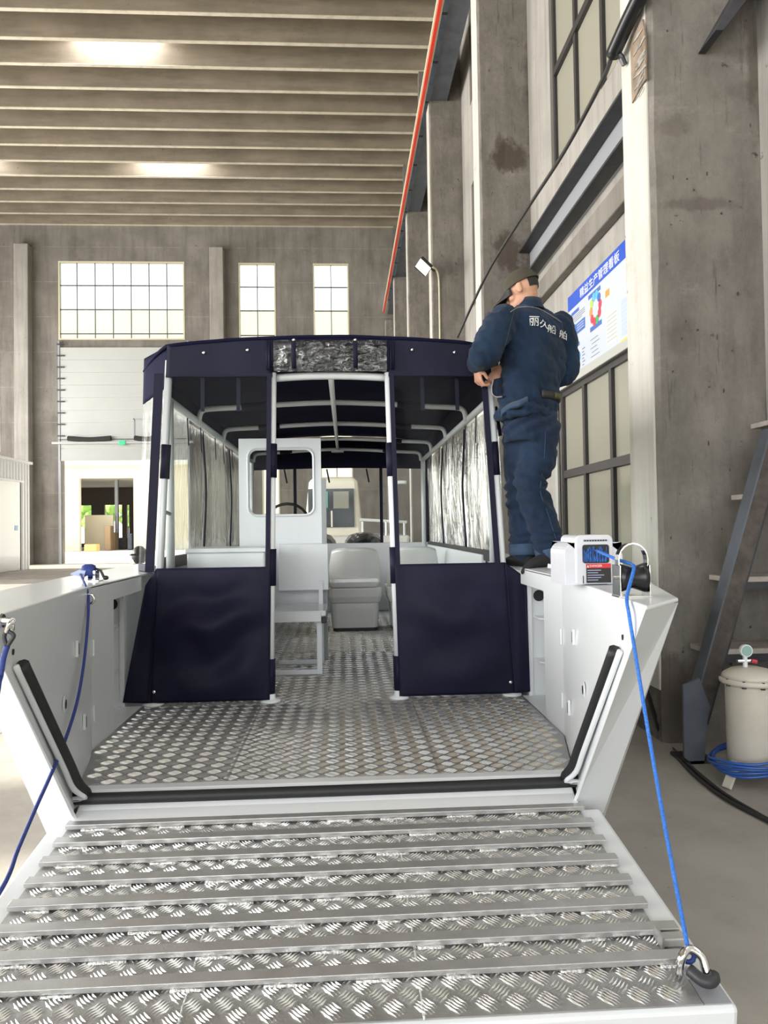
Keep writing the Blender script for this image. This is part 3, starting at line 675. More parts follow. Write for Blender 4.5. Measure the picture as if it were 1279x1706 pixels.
def treads(pos, u0, u1, v0, v1, cell, ok, hgt=.0022, up=Vector((0, 0, 1))):
    """five-bar checker relief: pos(u, v) gives the point on the plate"""
    vv = []; ff = []; row = cell*.5; nv = int((v1-v0)/row); nu = int((u1-u0)/cell)+1; L = cell*.40; gap = cell*.120; w = cell*.042
    for j in range(nv):
        for i in range(nu):
            cu, cv = u0+(i+.5*(j % 2))*cell, v0+(j+.5)*row
            if not ok(cu, cv): continue
            an = math.pi/4*(1 if j % 2 else -1); dx, dy = math.cos(an), math.sin(an)
            for k in range(-2, 3):
                hl = L*(1-.10*abs(k)); ox, oy = -dy*gap*k, dx*gap*k; bow = .06*cell
                P = [(-hl, 0), (0, w+bow*.3), (hl, 0), (0, -w+bow*.3), (-hl*.6, bow*.2), (hl*.6, bow*.2)]; n0 = len(vv)
                for q, (a, b) in enumerate(P):
                    p = pos(cu+ox+a*dx-b*dy, cv+oy+a*dy+b*dx); vv.append(p + up*(hgt if q > 3 else 0))
                ff += [(n0+x, n0+y, n0+z) for x, y, z in ((0, 4, 1), (1, 4, 5), (1, 5, 2), (2, 5, 3), (3, 5, 4), (3, 4, 0))]
    return MB().add(vv, ff)
def deck_ok(u, v): return abs(u) < inner_s(v)-.035 and True
tr = obj('deck_tread', treads(lambda u, v: S(u, v, DK+.0002), -1.05, 1.05, 2.79, 5.6, .078, deck_ok), 'tread', boat, clean=False); tr['kind'] = 'stuff'
tr = obj('deck_tread', treads(lambda u, v: S(u, v, DK+.0002), -1.05, 1.05, 5.6, 8.3, .090, deck_ok), 'tread', boat, clean=False); tr['kind'] = 'stuff'

# --- bow ramp (local u across, t along from hinge to tip)
HY, HZ, TY, TZ = 2.615, .462, 1.685, .349
rl = math.hypot(HY-TY, HZ-TZ); rd = Vector((0, (TY-HY)/rl, (TZ-HZ)/rl)); rn = Vector((0, -rd.z, rd.y)); rn = rn if rn.z > 0 else -rn
def RP(u, t, h=0.0): return Vector((CX+u, HY, HZ)) + rd*t + rn*h
ramp = obj('bow_ramp', MB().loft([[RP(-.985, 0, -.07), RP(.985, 0, -.07), RP(.985, 0, 0), RP(-.985, 0, 0)], [RP(-.985, rl, -.07), RP(.985, rl, -.07), RP(.985, rl, 0), RP(-.985, rl, 0)]]), 'white_paint', boat, bevel=.012)
us = [-.915, -.335, .235, .905]
for a, b in zip(us[:-1], us[1:]): obj('ramp_plate', MB().prism([RP(a+.002, .012, .0005), RP(b-.002, .012, .0005), RP(b-.002, rl-.012, .0005), RP(a+.002, rl-.012, .0005)], rn*.0045), 'alu', ramp)
for u in us[1:3]: obj('plate_weld', MB().tube([RP(u, .02+.0115*k, .0055) for k in range(80)], .0032, 6), 'weld', ramp, smooth=True)
obj('hinge_weld', MB().tube([RP(-.9+.018*k, .012+.003*math.sin(k*2.1), .006) for k in range(101)], [.007+.0025*math.sin(k*1.7) for k in range(101)], 6), 'weld', ramp, smooth=True)
tr = obj('ramp_tread', treads(lambda u, v: RP(u, v, .0052), -.905, .90, .02, rl-.012, .074, lambda u, v: -.885 < u < .875, .0042, rn), 'tread', ramp, clean=False); tr['kind'] = 'stuff'
for k in range(8):
    t = .018+.1095*k; e = .955 if k in (6,) else .915
    mb = MB(); A, B = -.915, e
    mb.loft([[RP(u, t+a, h) for a, h in [(-.018, .011), (.018, .011), (.018, .027), (-.018, .027)]] for u in (A, B)])
    bo = obj('grip_bar', mb, 'alu_bar', ramp, bevel=.0015)
    rg = random.Random(k)
    w = MB(); u = -.86
    while u < .86:
        ln = rg.uniform(.05, .11)
        w.tube([RP(u+ln*q/6, t+.021+.002*math.sin(q*3), .008) for q in range(7)], [.004+.002*rg.random() for q in range(7)], 6); u += ln+rg.uniform(.1, .24)
    wo = obj('bar_weld', w, 'weld', bo, smooth=True); wo['kind'] = 'stuff'
# lug and hook on the ramp corner
obj('corner_pocket', MB().prism([RP(.905, .845, .001), RP(.972, .845, .001), RP(.972, .925, .001), RP(.905, .925, .001)], rn*.003), 'steel_grey', ramp)
obj('latch_lug', MB().prism([RP(.89, .702, .006), RP(.955, .702, .006), RP(.955, .735, .006), RP(.89, .735, .006)], rn*.022), 'alu_bar', ramp, bevel=.003); obj('lug_gusset', MB().prism([RP(.883, .69, .006), RP(.889, .69, .006), RP(.889, .745, .006), RP(.883, .745, .006)], rn*.035), 'alu_bar', ramp)

# ================================================================ CANOPY
can = thing('boat_canopy', 'navy fabric boat canopy with clear vinyl windows on white tube frame', 'canopy', (CX, 6, DK))
FY = 4.07
def post_s(z, b, t): return b+(t-b)*(z-DK)/(2.36-DK)
def zpx(y): return CAMZ + (882-y)*FY/1200
for sg in (-1, 1):
    # door posts and corner posts with fabric sleeves and flanges
    for b, t, zt, kind in ((.36, .325, 2.38, 'door_post'), (1.0, .90, 2.45, 'corner_post')):
        po_ = obj(kind, MB().tube([S(sg*b, FY, DK), S(sg*t, FY, zt)], .021, 14), 'tube_white', can, smooth=True)
        obj('post_flange', MB().lathe([(.058, 0), (.058, .008), (.05, .014), (.03, .018), (.026, .05), (.022, .055)], S(sg*b, FY, DK+.002), 24), 'tube_white', po_, smooth=True)
        sl = [(1.98, 1.79), (1.39, 1.185), (.778, .585)]
        for z1, z0 in (sl if kind == 'door_post' else sl[:1]): obj('post_sleeve', MB().tube([S(sg*post_s(z, b, t), FY, z) for z in (z0, z1)], .027, 14), 'navy', po_, smooth=True)
# cross bows, ridge and side rails
bows = [4.12, 5.2, 6.25, 7.3, 8.3]
for i, y in enumerate(bows):
    zc = 2.37 if i == 0 else 2.41; pts = []
    half = [(0, zc), (.35, zc-.012), (.62, zc-.03), (.88, zc-.042), (.935, zc-.055), (.955, zc-.085), (.962, 2.27)]
    if i == 0: half = [(0, 2.375), (.16, 2.372), (.325, 2.362)]
    pts = [S(-s, y, z) for s, z in half[:0:-1]] + [S(s, y, z) for s, z in half]
    bo = obj('roof_bow', MB().tube(bez(pts, 3), .019 if i else .022, 10), 'tube_white', can, smooth=True)
    if i:
        for sg in (-1, 1): obj('bow_pocket', MB().tube([S(sg*(.44+.02*i), y, zc-.016), S(sg*.66, y, zc-.034)], .026, 8), 'navy', bo, smooth=True)
obj('ridge_tube', MB().tube([S(.0, 4.12, 2.37), S(0, 8.2, 2.41)], .017, 10), 'tube_white', can, smooth=True); obj('ridge_foot', MB().box(CX-.07, CX+.07, 8.15, 8.25, 2.365, 2.38), 'tube_white', can)
for sg in (-1, 1):
    obj('side_rail', MB().tube([S(sg*.985, 4.40, 2.29), S(sg*.985, 8.35, 2.28)], .024, 12), 'tube_white', can, smooth=True)
    for y in (4.42, 8.3): obj('side_post', MB().tube([S(sg*.985, y, GZ-.01), S(sg*.985, y, 2.29)], .026, 12), 'tube_white', can, smooth=True)
    obj('post_strut', MB().tube([S(sg*.985, 4.42, 1.60), S(sg*.955, FY, 1.62)], .011, 8), 'grey_paint', can)
# roof sheet
def roof(u, v):
    s = -1.12+2.14*u; k = .9 if s < 0 else .80
    yf = 4.035 if abs(s) < k else 4.035+.345*(abs(s)-k)/.22
    y = yf+(8.42-yf)*v; z = 2.585-.05*(s/.9)**2 - (.03*max(0, (abs(s)-k-.08)/.14)**2)
    sag = .012*math.sin(math.pi*min(1, max(0, (y-4.1)/1.06 % 1)))
    return S(s, y, z-sag+.004*nz((s*5, y*4, 1)))
obj('roof_sheet', MB().sheet(roof, 56, 60), 'navy_roof', can, smooth=True, solid=.006)
# hem binding around the roof edge
hem = [roof(0, v/20) for v in range(20, -1, -1)] + [roof(u/40, 0) for u in range(1, 40)] + [roof(1, v/20) for v in range(21)]
obj('roof_hem', MB().tube([p+Vector((0, 0, -.006)) for p in hem], .011, 6), 'navy_roof', can, smooth=True)
def fab(name, c4, m, nu=24, nv=24, amp=.008, sc_=(5, 5, 5), seed=0, solid=.004, nrmv=(0, -1, 0), fn=None):
    a, b, c, d = [Vector(p) for p in c4]; nv_ = Vector(nrmv)
    def f(u, v):
        p = (a*(1-u)+b*u)*(1-v) + (d*(1-u)+c*u)*v
        q = nz((p.x*sc_[0]+seed*3.1, p.y*sc_[1], p.z*sc_[2])); e = min(1, 8*min(u, 1-u)+.15)*min(1, 8*min(v, 1-v)+.15)
        return p + nv_*(amp*q*e + (fn(u, v) if fn else 0))
    return obj(name, MB().sheet(f, nu, nv), m, can, smooth=True, solid=solid)
ZV, ZM = 2.352, 1.293
for sg in (-1, 1):
    def ps(z): return sg*(post_s(z, 1.0, .90)+.012)
    def pd(z): return sg*(post_s(z, .36, .325)+.0)
    fab('front_valance', [S(pd(ZV), FY-.03, ZV), S(ps(ZV), FY-.03, ZV), S(ps(2.53), FY-.035, 2.53), S(sg*.335, FY-.035, 2.57)], 'navy', amp=.010, seed=sg)
    fab('front_window', [S(pd(ZM)+sg*.02, FY-.026, ZM), S(ps(ZM)-sg*.02, FY-.026, ZM), S(ps(ZV)-sg*.02, FY-.026, ZV+.01), S(pd(ZV)+sg*.02, FY-.026, ZV+.01)], 'vinyl_front', 40, 60, amp=.012, sc_=(6, 6, 3), seed=sg+4, solid=0)
    # navy borders of the window panel
    for f_, a_, b_ in ((pd, .004, .030), (ps, (.012 if sg < 0 else -.060), (.062 if sg < 0 else -.028))):
        obj('panel_border', MB().loft([[S(f_(z)+sg*q, FY-.03-.006*e, z) for q, e in ((a_, 0), (b_, 0), (b_, 1), (a_, 1))] for z in (ZM-.02, 1.6, 1.95, ZV+.02)]), 'navy', can)
    def droop(u, v, sg=sg): return (.05 if sg < 0 else .028)*math.sin(math.pi*u)*math.sin(math.pi*v) + (.05 if sg < 0 else .014)*math.sin(v*11+u*2.5+1.5*nz((u*3, v*3, 7)))*math.sin(math.pi*u)*math.sin(math.pi*v)
    fab('lower_curtain', [S(pd(DK), FY-.032, DK+.018), S(ps(DK), FY-.032, DK+.018), S(ps(ZM), FY-.03, ZM), S(pd(ZM), FY-.03, ZM)], 'navy', 40, 40, amp=.018, sc_=(3, 3, 5), seed=sg+9, fn=droop)
    wt, wz_, wb = (1.035, 1.20, 1.16) if sg < 0 else (1.095, 1.20, 1.10)
    fab('curtain_wing', [S(ps(DK), FY-.032, DK+.018), S(sg*wb, FY-.028, DK+.025), S(sg*wt, FY-.02, wz_), S(ps(ZM), FY-.03, ZM)], 'navy', 18, 40, amp=.022, sc_=(9, 3, 1.5), seed=sg+2)
    # angled corner: valance, clear window, edges
    cw_ = 1.165 if sg < 0 else 1.07
    def co(z): return sg*(cw_-.045*(z-1.25)/1.3)
    def cpt(k, z): a = S(ps(z), FY-.01, z); b = S(co(z), 4.38, z); return a.lerp(b, k)
    fab('corner_valance', [cpt(0, 2.30), cpt(1, 2.26), cpt(1, 2.535), cpt(0, 2.535)], 'navy_roof', 10, 10, amp=.010, nrmv=(sg*.7, -.7, 0))
    fab('corner_window', [cpt(0, 1.30), cpt(1, 1.30), cpt(1, 2.27), cpt(0, 2.31)], 'vinyl_corner', 16, 60, amp=.016, sc_=(12, 12, 3), nrmv=(sg*.7, -.7, 0), solid=0)
    fab('corner_hem', [cpt(0, 1.255), cpt(1, 1.262), cpt(1, 1.31), cpt(0, 1.305)], 'navy', 8, 4, amp=.003, nrmv=(sg*.7, -.7, 0))
    p = cpt(.35, 2.2); obj('corner_strap', MB().bar(p, p+Vector((sg*.03, .02, -.17)), .02, .005, (0, -1, 0)), 'navy', can)
    # side curtains: crinkled clear vinyl hung below the rail, navy above it
    for k, (ya, yb) in enumerate(((4.46, 5.75), (5.75, 7.05), (7.05, 8.33))):
        w = obj('side_window', MB().sheet(lambda u, v: S(sg*(1.035+.022*nz((ya+(yb-ya)*u*1.0*9, v*1.6, k+sg))+.008*nz(((ya+(yb-ya)*u)*30, v*5, sg))+.02*(1-v)), ya+(yb-ya)*u, 1.33+(2.275-1.33)*v), 60, 24), 'vinyl_crinkle', can, smooth=True)
        obj('zip_seam', MB().tube([S(sg*(1.028+.01*math.sin(z*6)), yb-.02+.012*math.sin(z*5+k), z) for z in [1.33+.0945*q for q in range(11)]], .009, 6), 'navy', can, smooth=True)
    for y in (4.95, 5.4, 6.0, 6.4, 6.9, 7.6): obj('roll_strap', MB().bar(S(sg*.99, y, 2.27), S(sg*.985, y+.01, 2.08), .022, .004, (1, 0, 0)), 'navy', can)
    obj('curtain_hem', MB().box(*sorted((CX+sg*1.03, CX+sg*1.065)), 4.46, 8.33, 1.262, 1.335), 'rubber', can)
    sv = [S(sg*.995, 4.46, 2.29), S(sg*.995, 8.38, 2.26), S(sg*(1.10 if sg < 0 else 1.0), 8.38, 2.53), S(sg*(1.10 if sg < 0 else 1.0), 5.0, 2.53)]
    obj('side_valance', MB().prism(sv, (sg*.004, 0, 0)), 'navy_matt', can)
    for x, z in ((.46, 2.50), (.70, 2.485)): obj('snap_button', MB().ball(S(sg*x, FY-.048, z), (.009, .005, .009), 10, 6), 'chrome', can, smooth=True)
    obj('snap_button', MB().ball(S(sg*.985, FY-.05, DK+.085), (.010, .006, .010), 10, 6), 'chrome', can, smooth=True)
    for x in (.52, .72): obj('inner_strap', MB().bar(S(sg*x, FY+.02, 2.36), S(sg*(x+.004), FY+.03, 2.17), .022, .003, (0, -1, 0)), 'navy', can)
# rolled-up door flap of crumpled vinyl under navy header
obj('door_header', MB().sheet(lambda u, v: S(-.345+.69*u, FY-.035-.005*nz((u*6, v*3, 2)), 2.45+(.135-.05*(2*u-1)**2*.13)*v), 24, 6), 'navy_matt', can, smooth=True, solid=.006)
def crum(u, v):
    s = -.315+.63*u; q = nz((s*9, v*5, 3))+.7*abs(nz((s*21, v*9, 8)))+.4*nz((s*45, v*20, 1)); return S(s, FY-.065-.030*math.sin(math.pi*v)+.030*q, 2.385+.165*v+.006*q)
obj('rolled_flap', MB().sheet(crum, 90, 30), 'vinyl_roll', can, smooth=True)
obj('rolled_flap', MB().sheet(lambda u, v: crum(u, v)+Vector((0, .03+.02*nz((u*14, v*8, 5)), -.004)), 60, 20), 'vinyl_roll', can, smooth=True)
obj('flap_backing', MB().sheet(lambda u, v: S(-.335+.67*u, FY-.015, 2.39+.12*v), 4, 2), 'navy_matt', can, solid=.006)
for s in (-.2, .14): obj('flap_strap', MB().sheet(lambda u, v: S(s-.013+.026*u, FY-.115+.04*(2*v-1)**2, 2.39+.16*v), 2, 10), 'navy', can, smooth=True, solid=.004); obj('snap_button', MB().ball(S(s, FY-.085, 2.545), .009, 10, 6), 'chrome', can, smooth=True)
for sg in (-1, 1):
    for q in range(3): obj('flap_fold', MB().tube([S(sg*(.325+.013*q), FY-.05-.012*(q % 2), 2.39), S(sg*(.325+.013*q), FY-.05, 2.55)], .009, 6), 'navy', can, smooth=True)
# rear valance and curtain edges
obj('rear_valance', MB().sheet(lambda u, v: S(-1.1+2.2*u, 8.40+.01*nz((u*8, v*2, 0)), (2.18+.02*math.sin(math.pi*u))+.35*v), 30, 8), 'navy_matt', can, smooth=True, solid=.005)
for s in (-1.04, -.50, .50, 1.04): obj('rear_seam', MB().box(CX+s-.018, CX+s+.018, 8.395, 8.405, 1.325, 2.2), 'navy', can)
obj('rear_window', MB().sheet(lambda u, v: S(-1.03+2.06*u, 8.41+.008*nz((u*9, v*5, 4)), 1.325+.87*v), 40, 16), 'vinyl_front', can, smooth=True)
for s in (-.62, -.13, .33): obj('rear_strap', MB().bar(S(s, 8.385, 2.19), S(s+.03, 8.385, 2.03), .018, .004, (0, -1, 0)), 'navy', can)

# ================================================================ INSIDE THE BOAT
def rrect(x0, x1, z0, z1, r, n=5):
    pts = []
    for cx, cz, a0 in ((x1-r, z1-r, 0), (x0+r, z1-r, 90), (x0+r, z0+r, 180), (x1-r, z0+r, 270)):
        pts += [(cx+r*math.cos(R(a0+90*k/n)), cz+r*math.sin(R(a0+90*k/n))) for k in range(n+1)]
    return pts
# wheelhouse screen with a rounded window
YC = 5.32
a = atY(397, 731, YC); b = atY(534, 731, YC); scr = thing('console_screen', 'light grey console screen with a rounded window opening', 'console', ((a.x+b.x)/2, YC, DK))
x0, x1, z1 = a.x, b.x, a.z; w0, w1 = atY(415, 750, YC), atY(521, 856, YC)
hole_ = rrect(w0.x, w1.x, w1.z, w0.z, .055); n = len(hole_)
from mathutils.geometry import tessellate_polygon
mb = MB(); zlow = .93; outer = [(x0, zlow), (x1, zlow), (x1, z1), (x0, z1)]
tri = tessellate_polygon([[Vector((p[0], p[1], 0)) for p in outer], [Vector((p[0], p[1], 0)) for p in hole_]])
for yy in (YC, YC+.03): mb.add([(p[0], yy, p[1]) for p in outer+hole_], [tuple(t_) for t_ in tri])
mb.add([(p[0], y, p[1]) for y in (YC, YC+.03) for p in outer], [(i, (i+1) % 4, 4+(i+1) % 4, 4+i) for i in range(4)])
mb.add([(p[0], y, p[1]) for y in (YC, YC+.03) for p in hole_], [(i, (i+1) % n, n+(i+1) % n, n+i) for i in range(n)])
obj('screen_panel', mb, 'white_paint', scr)
obj('screen_edge', MB().box(x1, x1+.035, YC-.02, YC+.05, DK, z1-.3), 'grey_paint', scr)
rim = [(p[0], YC-.004, p[1]) for p in rrect(w0.x-.012, w1.x+.012, w1.z-.012, w0.z+.012, .065)]; obj('window_trim', MB().tube(rim, .007, 6, closed=True), 'white_paint', scr, smooth=True)
obj('console_body', MB().box(x0, x1, YC+.03, YC+.42, .93, 1.45), 'white_paint', scr, bevel=.02)
for xx in (x0, x1-.04):
    for yy in (YC, YC+.38): obj('console_leg', MB().box(xx, xx+.04, yy, yy+.04, DK+.003, .93), 'white_paint', scr, bevel=.004)
# steering wheel
sw = thing('steering_wheel', 'black steering wheel rim showing through the console window', 'wheel', (x1-.25, YC+.62, 1.5))
cw = Vector((x1-.30, YC+.70, 1.56)); tl = Matrix.Rotation(R(-60), 3, 'X')
obj('rim', MB().tube([cw+tl @ Vector((.17*math.cos(k*math.pi/12), .17*math.sin(k*math.pi/12), 0)) for k in range(24)], .012, 8, closed=True), 'plastic_black', sw, smooth=True)
for k in range(3): obj('spoke', MB().tube([cw, cw+tl @ Vector((.165*math.cos(R(90+120*k)), .165*math.sin(R(90+120*k)), 0))], .008, 6), 'chrome', sw)
obj('column', MB().tube([cw, cw+Vector((0, -.12, -.06))], .02, 8), 'plastic_black', sw)
# fold-down bench in front of the console
bx0, bx1 = atY(447, 1000, 4.62).x+.01, atY(543, 1000, 4.85).x
be = thing('fold_bench', 'white fold-down bench on square legs before the console', 'bench', ((bx0+bx1)/2, 5.0, DK))
zs = atY(500, 1026, 4.78).z
obj('seat', MB().box(bx0, bx1, 4.74, 5.2, zs, zs+.035), 'white_paint', be, bevel=.004)
obj('seat_edge', MB().box(bx0, bx1-.03, 4.725, 4.745, zs-.035, zs+.03), 'white_paint', be, bevel=.003); obj('edge_cap', MB().box(bx1-.028, bx1+.004, 4.722, 4.75, zs-.045, zs-.005), 'rubber', be, bevel=.004)
obj('backrest', MB().box(bx0, bx1+.01, 5.20, 5.24, zs+.13, atY(500, 906, 5.2).z), 'white_paint', be, bevel=.006)
for sx in (bx1-.045,):
    for yy in (4.80, 5.16): obj('leg', MB().box(sx-.018, sx+.018, yy-.018, yy+.018, DK+.003, zs), 'white_paint', be, bevel=.003)
    obj('back_stay', MB().box(sx-.015, sx+.015, 5.17, 5.2, zs+.03, zs+.2), 'white_paint', be)
for yy in (4.80, 5.16): obj('stretcher', MB().box(bx0, bx1-.045, yy-.015, yy+.015, DK+.003, DK+.035), 'white_paint', be, bevel=.003)
# port locker seen through the clear panel
lx0, lx1 = atY(311, 930, 4.62).x, atY(446, 930, 4.62).x; lz = atY(380, 913, 4.62).z
lk = thing('side_locker', 'low grey-white storage locker behind the left clear panel', 'locker', ((lx0+lx1)/2, 4.75, DK))
obj('locker_body', MB().box(lx0, lx1-.02, 4.62, 5.1, DK+.003, lz-.03), 'white_paint', lk, bevel=.01); obj('locker_lid', MB().box(lx0-.01, lx1-.01, 4.61, 5.12, lz-.03, lz), 'white_paint', lk, bevel=.006)
# starboard bench locker
sl = thing('side_bench', 'long white bench locker behind the right clear panel', 'bench', (CX+.8, 6.5, DK))
obj('bench_body', MB().box(CX+.86, CX+1.03, 5.0, 8.3, DK+.003, .98), 'white_paint', sl, bevel=.01); obj('bench_top', MB().box(CX+.84, CX+1.035, 4.98, 8.32, .98, 1.01), 'white_paint', sl, bevel=.006); obj('bench_back', MB().prism([S(1.0, 4.98, 1.01), S(1.045, 4.98, 1.01), S(1.045, 4.98, 1.30), S(1.02, 4.98, 1.30)], (0, 3.3, 0)), 'white_paint', sl)
# moulded helm seats
def helm_seat(x, y, lab):
    t = thing('helm_seat', lab, 'seat', (x, y, DK), 'moulded helm seats')
    W = .25
    def ring(w, d, z, yc=0, r=.05): return [Vector((x+p[0], y+yc+p[1], z)) for p in rrect(-w, w, -d, d, r, 3)]
    obj('pedestal', MB().loft([ring(.215, .2, DK+.03), ring(.225, .21, DK+.22), ring(.225, .21, .80)]), 'gelcoat', t, smooth=False, bevel=.006)
    obj('plinth', MB().loft([ring(.205, .19, DK+.004, 0, .03), ring(.205, .19, DK+.03, 0, .03)]), 'rubber', t)
    obj('seat_pan', MB().loft([ring(.235, .22, .80), ring(.255, .24, .86), ring(.258, .245, .93), ring(.25, .24, .95)]), 'gelcoat', t, bevel=.012)
    obj('cushion', MB().loft([ring(.20, .18, .95, -.02), ring(.19, .17, .985, -.02, .04)]), 'gelcoat', t, bevel=.02)
    # bucket back: curved shell, wrapped round the sides, narrower at the top
    def shell(u, v, off):
        a = (u-.5)*2; w = .255-.045*v**2; z = .92+.40*v - .03*(abs(a)**4)*v; yy = y-.20+.0*v; yb = y-.235-.05*v
        return Vector((x+w*a, yb+.16*abs(a)**3*(1-.35*v)+off, z))
    mbs = MB(); N, M_ = 20, 12
    f0 = [shell(i/N, j/M_, 0) for j in range(M_+1) for i in range(N+1)]; f1 = [shell(i/N*.94+.03, j/M_*.96, .035) for j in range(M_+1) for i in range(N+1)]
    K = N+1; tot = len(f0); mbs.add(f0+f1, [])
    for j in range(M_):
        for i in range(N):
            q = (j*K+i, j*K+i+1, (j+1)*K+i+1, (j+1)*K+i); mbs.f.append(q); mbs.f.append(tuple(tot+k for k in q[::-1]))
    edge = [j*K for j in range(M_+1)] + [M_*K+i for i in range(1, K)] + [j*K+N for j in range(M_-1, -1, -1)] + [i for i in range(N-1, 0, -1)]
    for p, q in zip(edge, edge[1:]+edge[:1]): mbs.f.append((p, q, tot+q, tot+p))
    obj('seat_back', mbs, 'gelcoat', t, smooth=True)
    obj('back_bolster', MB().loft([ring(.21, .03, .95, -.25, .02), ring(.235, .03, 1.0, -.265, .02), ring(.22, .02, 1.04, -.27, .015)]), 'gelcoat', t, bevel=.01)
    return t
ps_ = atZ(591, 1046, DK); helm_seat(ps_.x, 6.95, 'white moulded helm seat facing aft, in the open doorway')
helm_seat(ps_.x+.56, 6.95, 'white moulded helm seat mostly hidden behind the right door post')
# ================================================================ OUTBOARDS AND THE BOAT BEHIND
def outboard(x, lab):
    t = thing('outboard_motor', lab, 'motor', (x, 9.0, 0), 'outboard motors on the transom')
    def ring(w, d, z, yc=0): return [Vector((x+w*math.cos(a), 9.0+yc+d*math.sin(a), z)) for a in [k*math.pi/12 for k in range(24)]]
    obj('cowling', MB().loft([ring(.20, .26, .92), ring(.255, .33, .98), ring(.275, .36, 1.12), ring(.265, .35, 1.25), ring(.235, .31, 1.35), ring(.18, .24, 1.415), ring(.10, .14, 1.44), ring(.03, .05, 1.447)]), 'outboard', t, smooth=True)
    obj('midsection', MB().loft([ring(.12, .18, .30), ring(.14, .2, .92)]), 'outboard', t, smooth=True); obj('gearcase', MB().ball((x, 9.1, .17), (.08, .3, .1)), 'outboard', t, smooth=True)
    obj('skeg', MB().prism([(x-.01, 8.95, .1), (x-.01, 9.2, .1), (x-.01, 9.15, 0), (x-.01, 9.05, 0)], (.02, 0, 0)), 'outboard', t); obj('mount', MB().box(x-.12, x+.12, 8.64, 8.9, .5, .9), 'plastic_black', t)
    obj('cowl_decal', MB().bar((x-.12, 8.70, 1.22), (x+.02, 8.665, 1.24), .004, .03, (0, 0, 1)), 'gauge_face', t)
outboard(atY(606, 890, 9).x, 'black outboard motor cowl seen right of the console, wholly in view'); outboard(atY(527, 890, 9).x, 'black outboard motor cowl mostly hidden behind the console screen')
b2 = thing('white_workboat', 'cream pilothouse boat standing farther back in the hall', 'boat', (-.2, 17, 0))
YB2 = 16.0
def b2p(u, v, dy=0): return atY(u, v, YB2+dy)
tl_, tr_ = b2p(514, 800), b2p(596, 800); bl_, br_ = b2p(503, 905), b2p(607, 905)
obj('pilothouse', MB().loft([[Vector((p.x, y, z)) for p, y in ((l, YB2), (r, YB2), (r, YB2+2.2), (l, YB2+2.2))] for l, r, z in ((bl_, br_, 1.0), (tl_, tr_, b2p(550, 803).z), (b2p(520, 797), b2p(590, 797), b2p(550, 795).z))]), 'gelcoat_cream', b2, bevel=.08)
def b2q(name, u0, v0, u1, v1, m, d=.02): a, b = b2p(u0, v0, -.01), b2p(u1, v1, -.01); return obj(name, MB().box(a.x, b.x, YB2-.03-d, YB2+.05, b.z, a.z), m, b2)
b2q('door_frame', 513, 815, 590, 878, 'cabin_dark'); b2q('side_pane', 536, 819, 546, 846, 'cabin_green', .03); b2q('rear_pane', 555, 819, 581, 847, 'frost_glass', .03); b2q('door_leaf', 551, 851, 554, 878, 'gelcoat_cream', .035)
obj('hull', MB().loft([[Vector((-.2+s*w, YB2-2.4+y, z)) for s, y in ((-1, 0), (1, 0), (1, 6.5), (-1, 6.5))] for w, z in ((1.0, 0), (1.35, .6), (1.45, 1.35))]), 'gelcoat', b2, bevel=.05)
for s in (.55, 1.0, 1.35):
    obj('rail_post', MB().tube([(-.2+s, YB2-2.2, 1.35), (-.2+s, YB2-2.2, 1.62)], .025, 6), 'tube_white', b2)
obj('hand_rail', MB().tube([(-.2+.5, YB2-2.2, 1.66), (-.2+1.4, YB2-2.2, 1.60)], .03, 6), 'tube_white', b2); obj('grab_arch', MB().tube(bez([(.95, YB2-2.3, 1.35), (.95, YB2-2.3, 2.25), (1.02, YB2-2.3, 2.35), (1.2, YB2-2.3, 2.36)], 4), .035, 8), 'tube_white', b2, smooth=True)

# ================================================================ DECK GEAR
# electric drum winch on the starboard gunwale
p = atZ(942, 976, GZ+.004); q = atZ(1032, 980, GZ+.004); wx0, wx1, wy = p.x, p.x+.232, p.y; wz = GZ+.006
wi = thing('anchor_winch', 'white plastic electric winch with blue rope drum on the right gunwale', 'winch', ((wx0+wx1)/2, wy+.1, wz))
D_ = .20
def prof_box(x0, x1, y0, y1, z0, z1, r, n=5):
    pts = [(x0, z0), (x1, z0)] + [(x1-r+r*math.cos(R(90*k/n)), z1-r+r*math.sin(R(90*k/n))) for k in range(n+1)] + [(x0+r+r*math.cos(R(90+90*k/n)), z1-r+r*math.sin(R(90+90*k/n))) for k in range(n+1)]
    return MB().prism([(a, y0, b) for a, b in pts], (0, y1-y0, 0))
obj('left_housing', prof_box(wx0, wx0+.066, wy+.005, wy+D_, wz, wz+.168, .045), 'plastic_white', wi, bevel=.008); obj('right_housing', prof_box(wx1-.062, wx1, wy+.005, wy+D_, wz, wz+.165, .045), 'plastic_white', wi, bevel=.008)
obj('centre_housing', prof_box(wx0+.040, wx1-.040, wy-.004, wy+D_-.01, wz+.002, wz+.196, .022), 'plastic_white', wi, bevel=.006)
obj('drum_window', MB().prism([(a, wy-.0045, b) for a, b in rrect(wx0+.068, wx1-.058, wz+.085, wz+.158, .01)], (0, -.002, 0)), 'plastic_black', wi)
rr = random.Random(3); dw = MB()
for k in range(26): xx = wx0+.074+.0036*k; dw.tube([(xx+rr.uniform(-.003, .003), wy-.0075, wz+.09), (xx+rr.uniform(-.006, .006), wy-.0075, wz+.128+rr.uniform(0, .024))], .0013, 5)
obj('wound_rope', dw, 'rope_blue', wi)
obj('vent_grille', MB().box(wx0+.072, wx1-.066, wy-.007, wy-.0035, wz+.170, wz+.178), 'grey_paint', wi)
for k in range(9): obj('vent_slot', MB().box(wx0+.075+.0105*k, wx0+.082+.0105*k, wy-.0085, wy-.0068, wz+.1715, wz+.1765), 'plastic_black', wi)
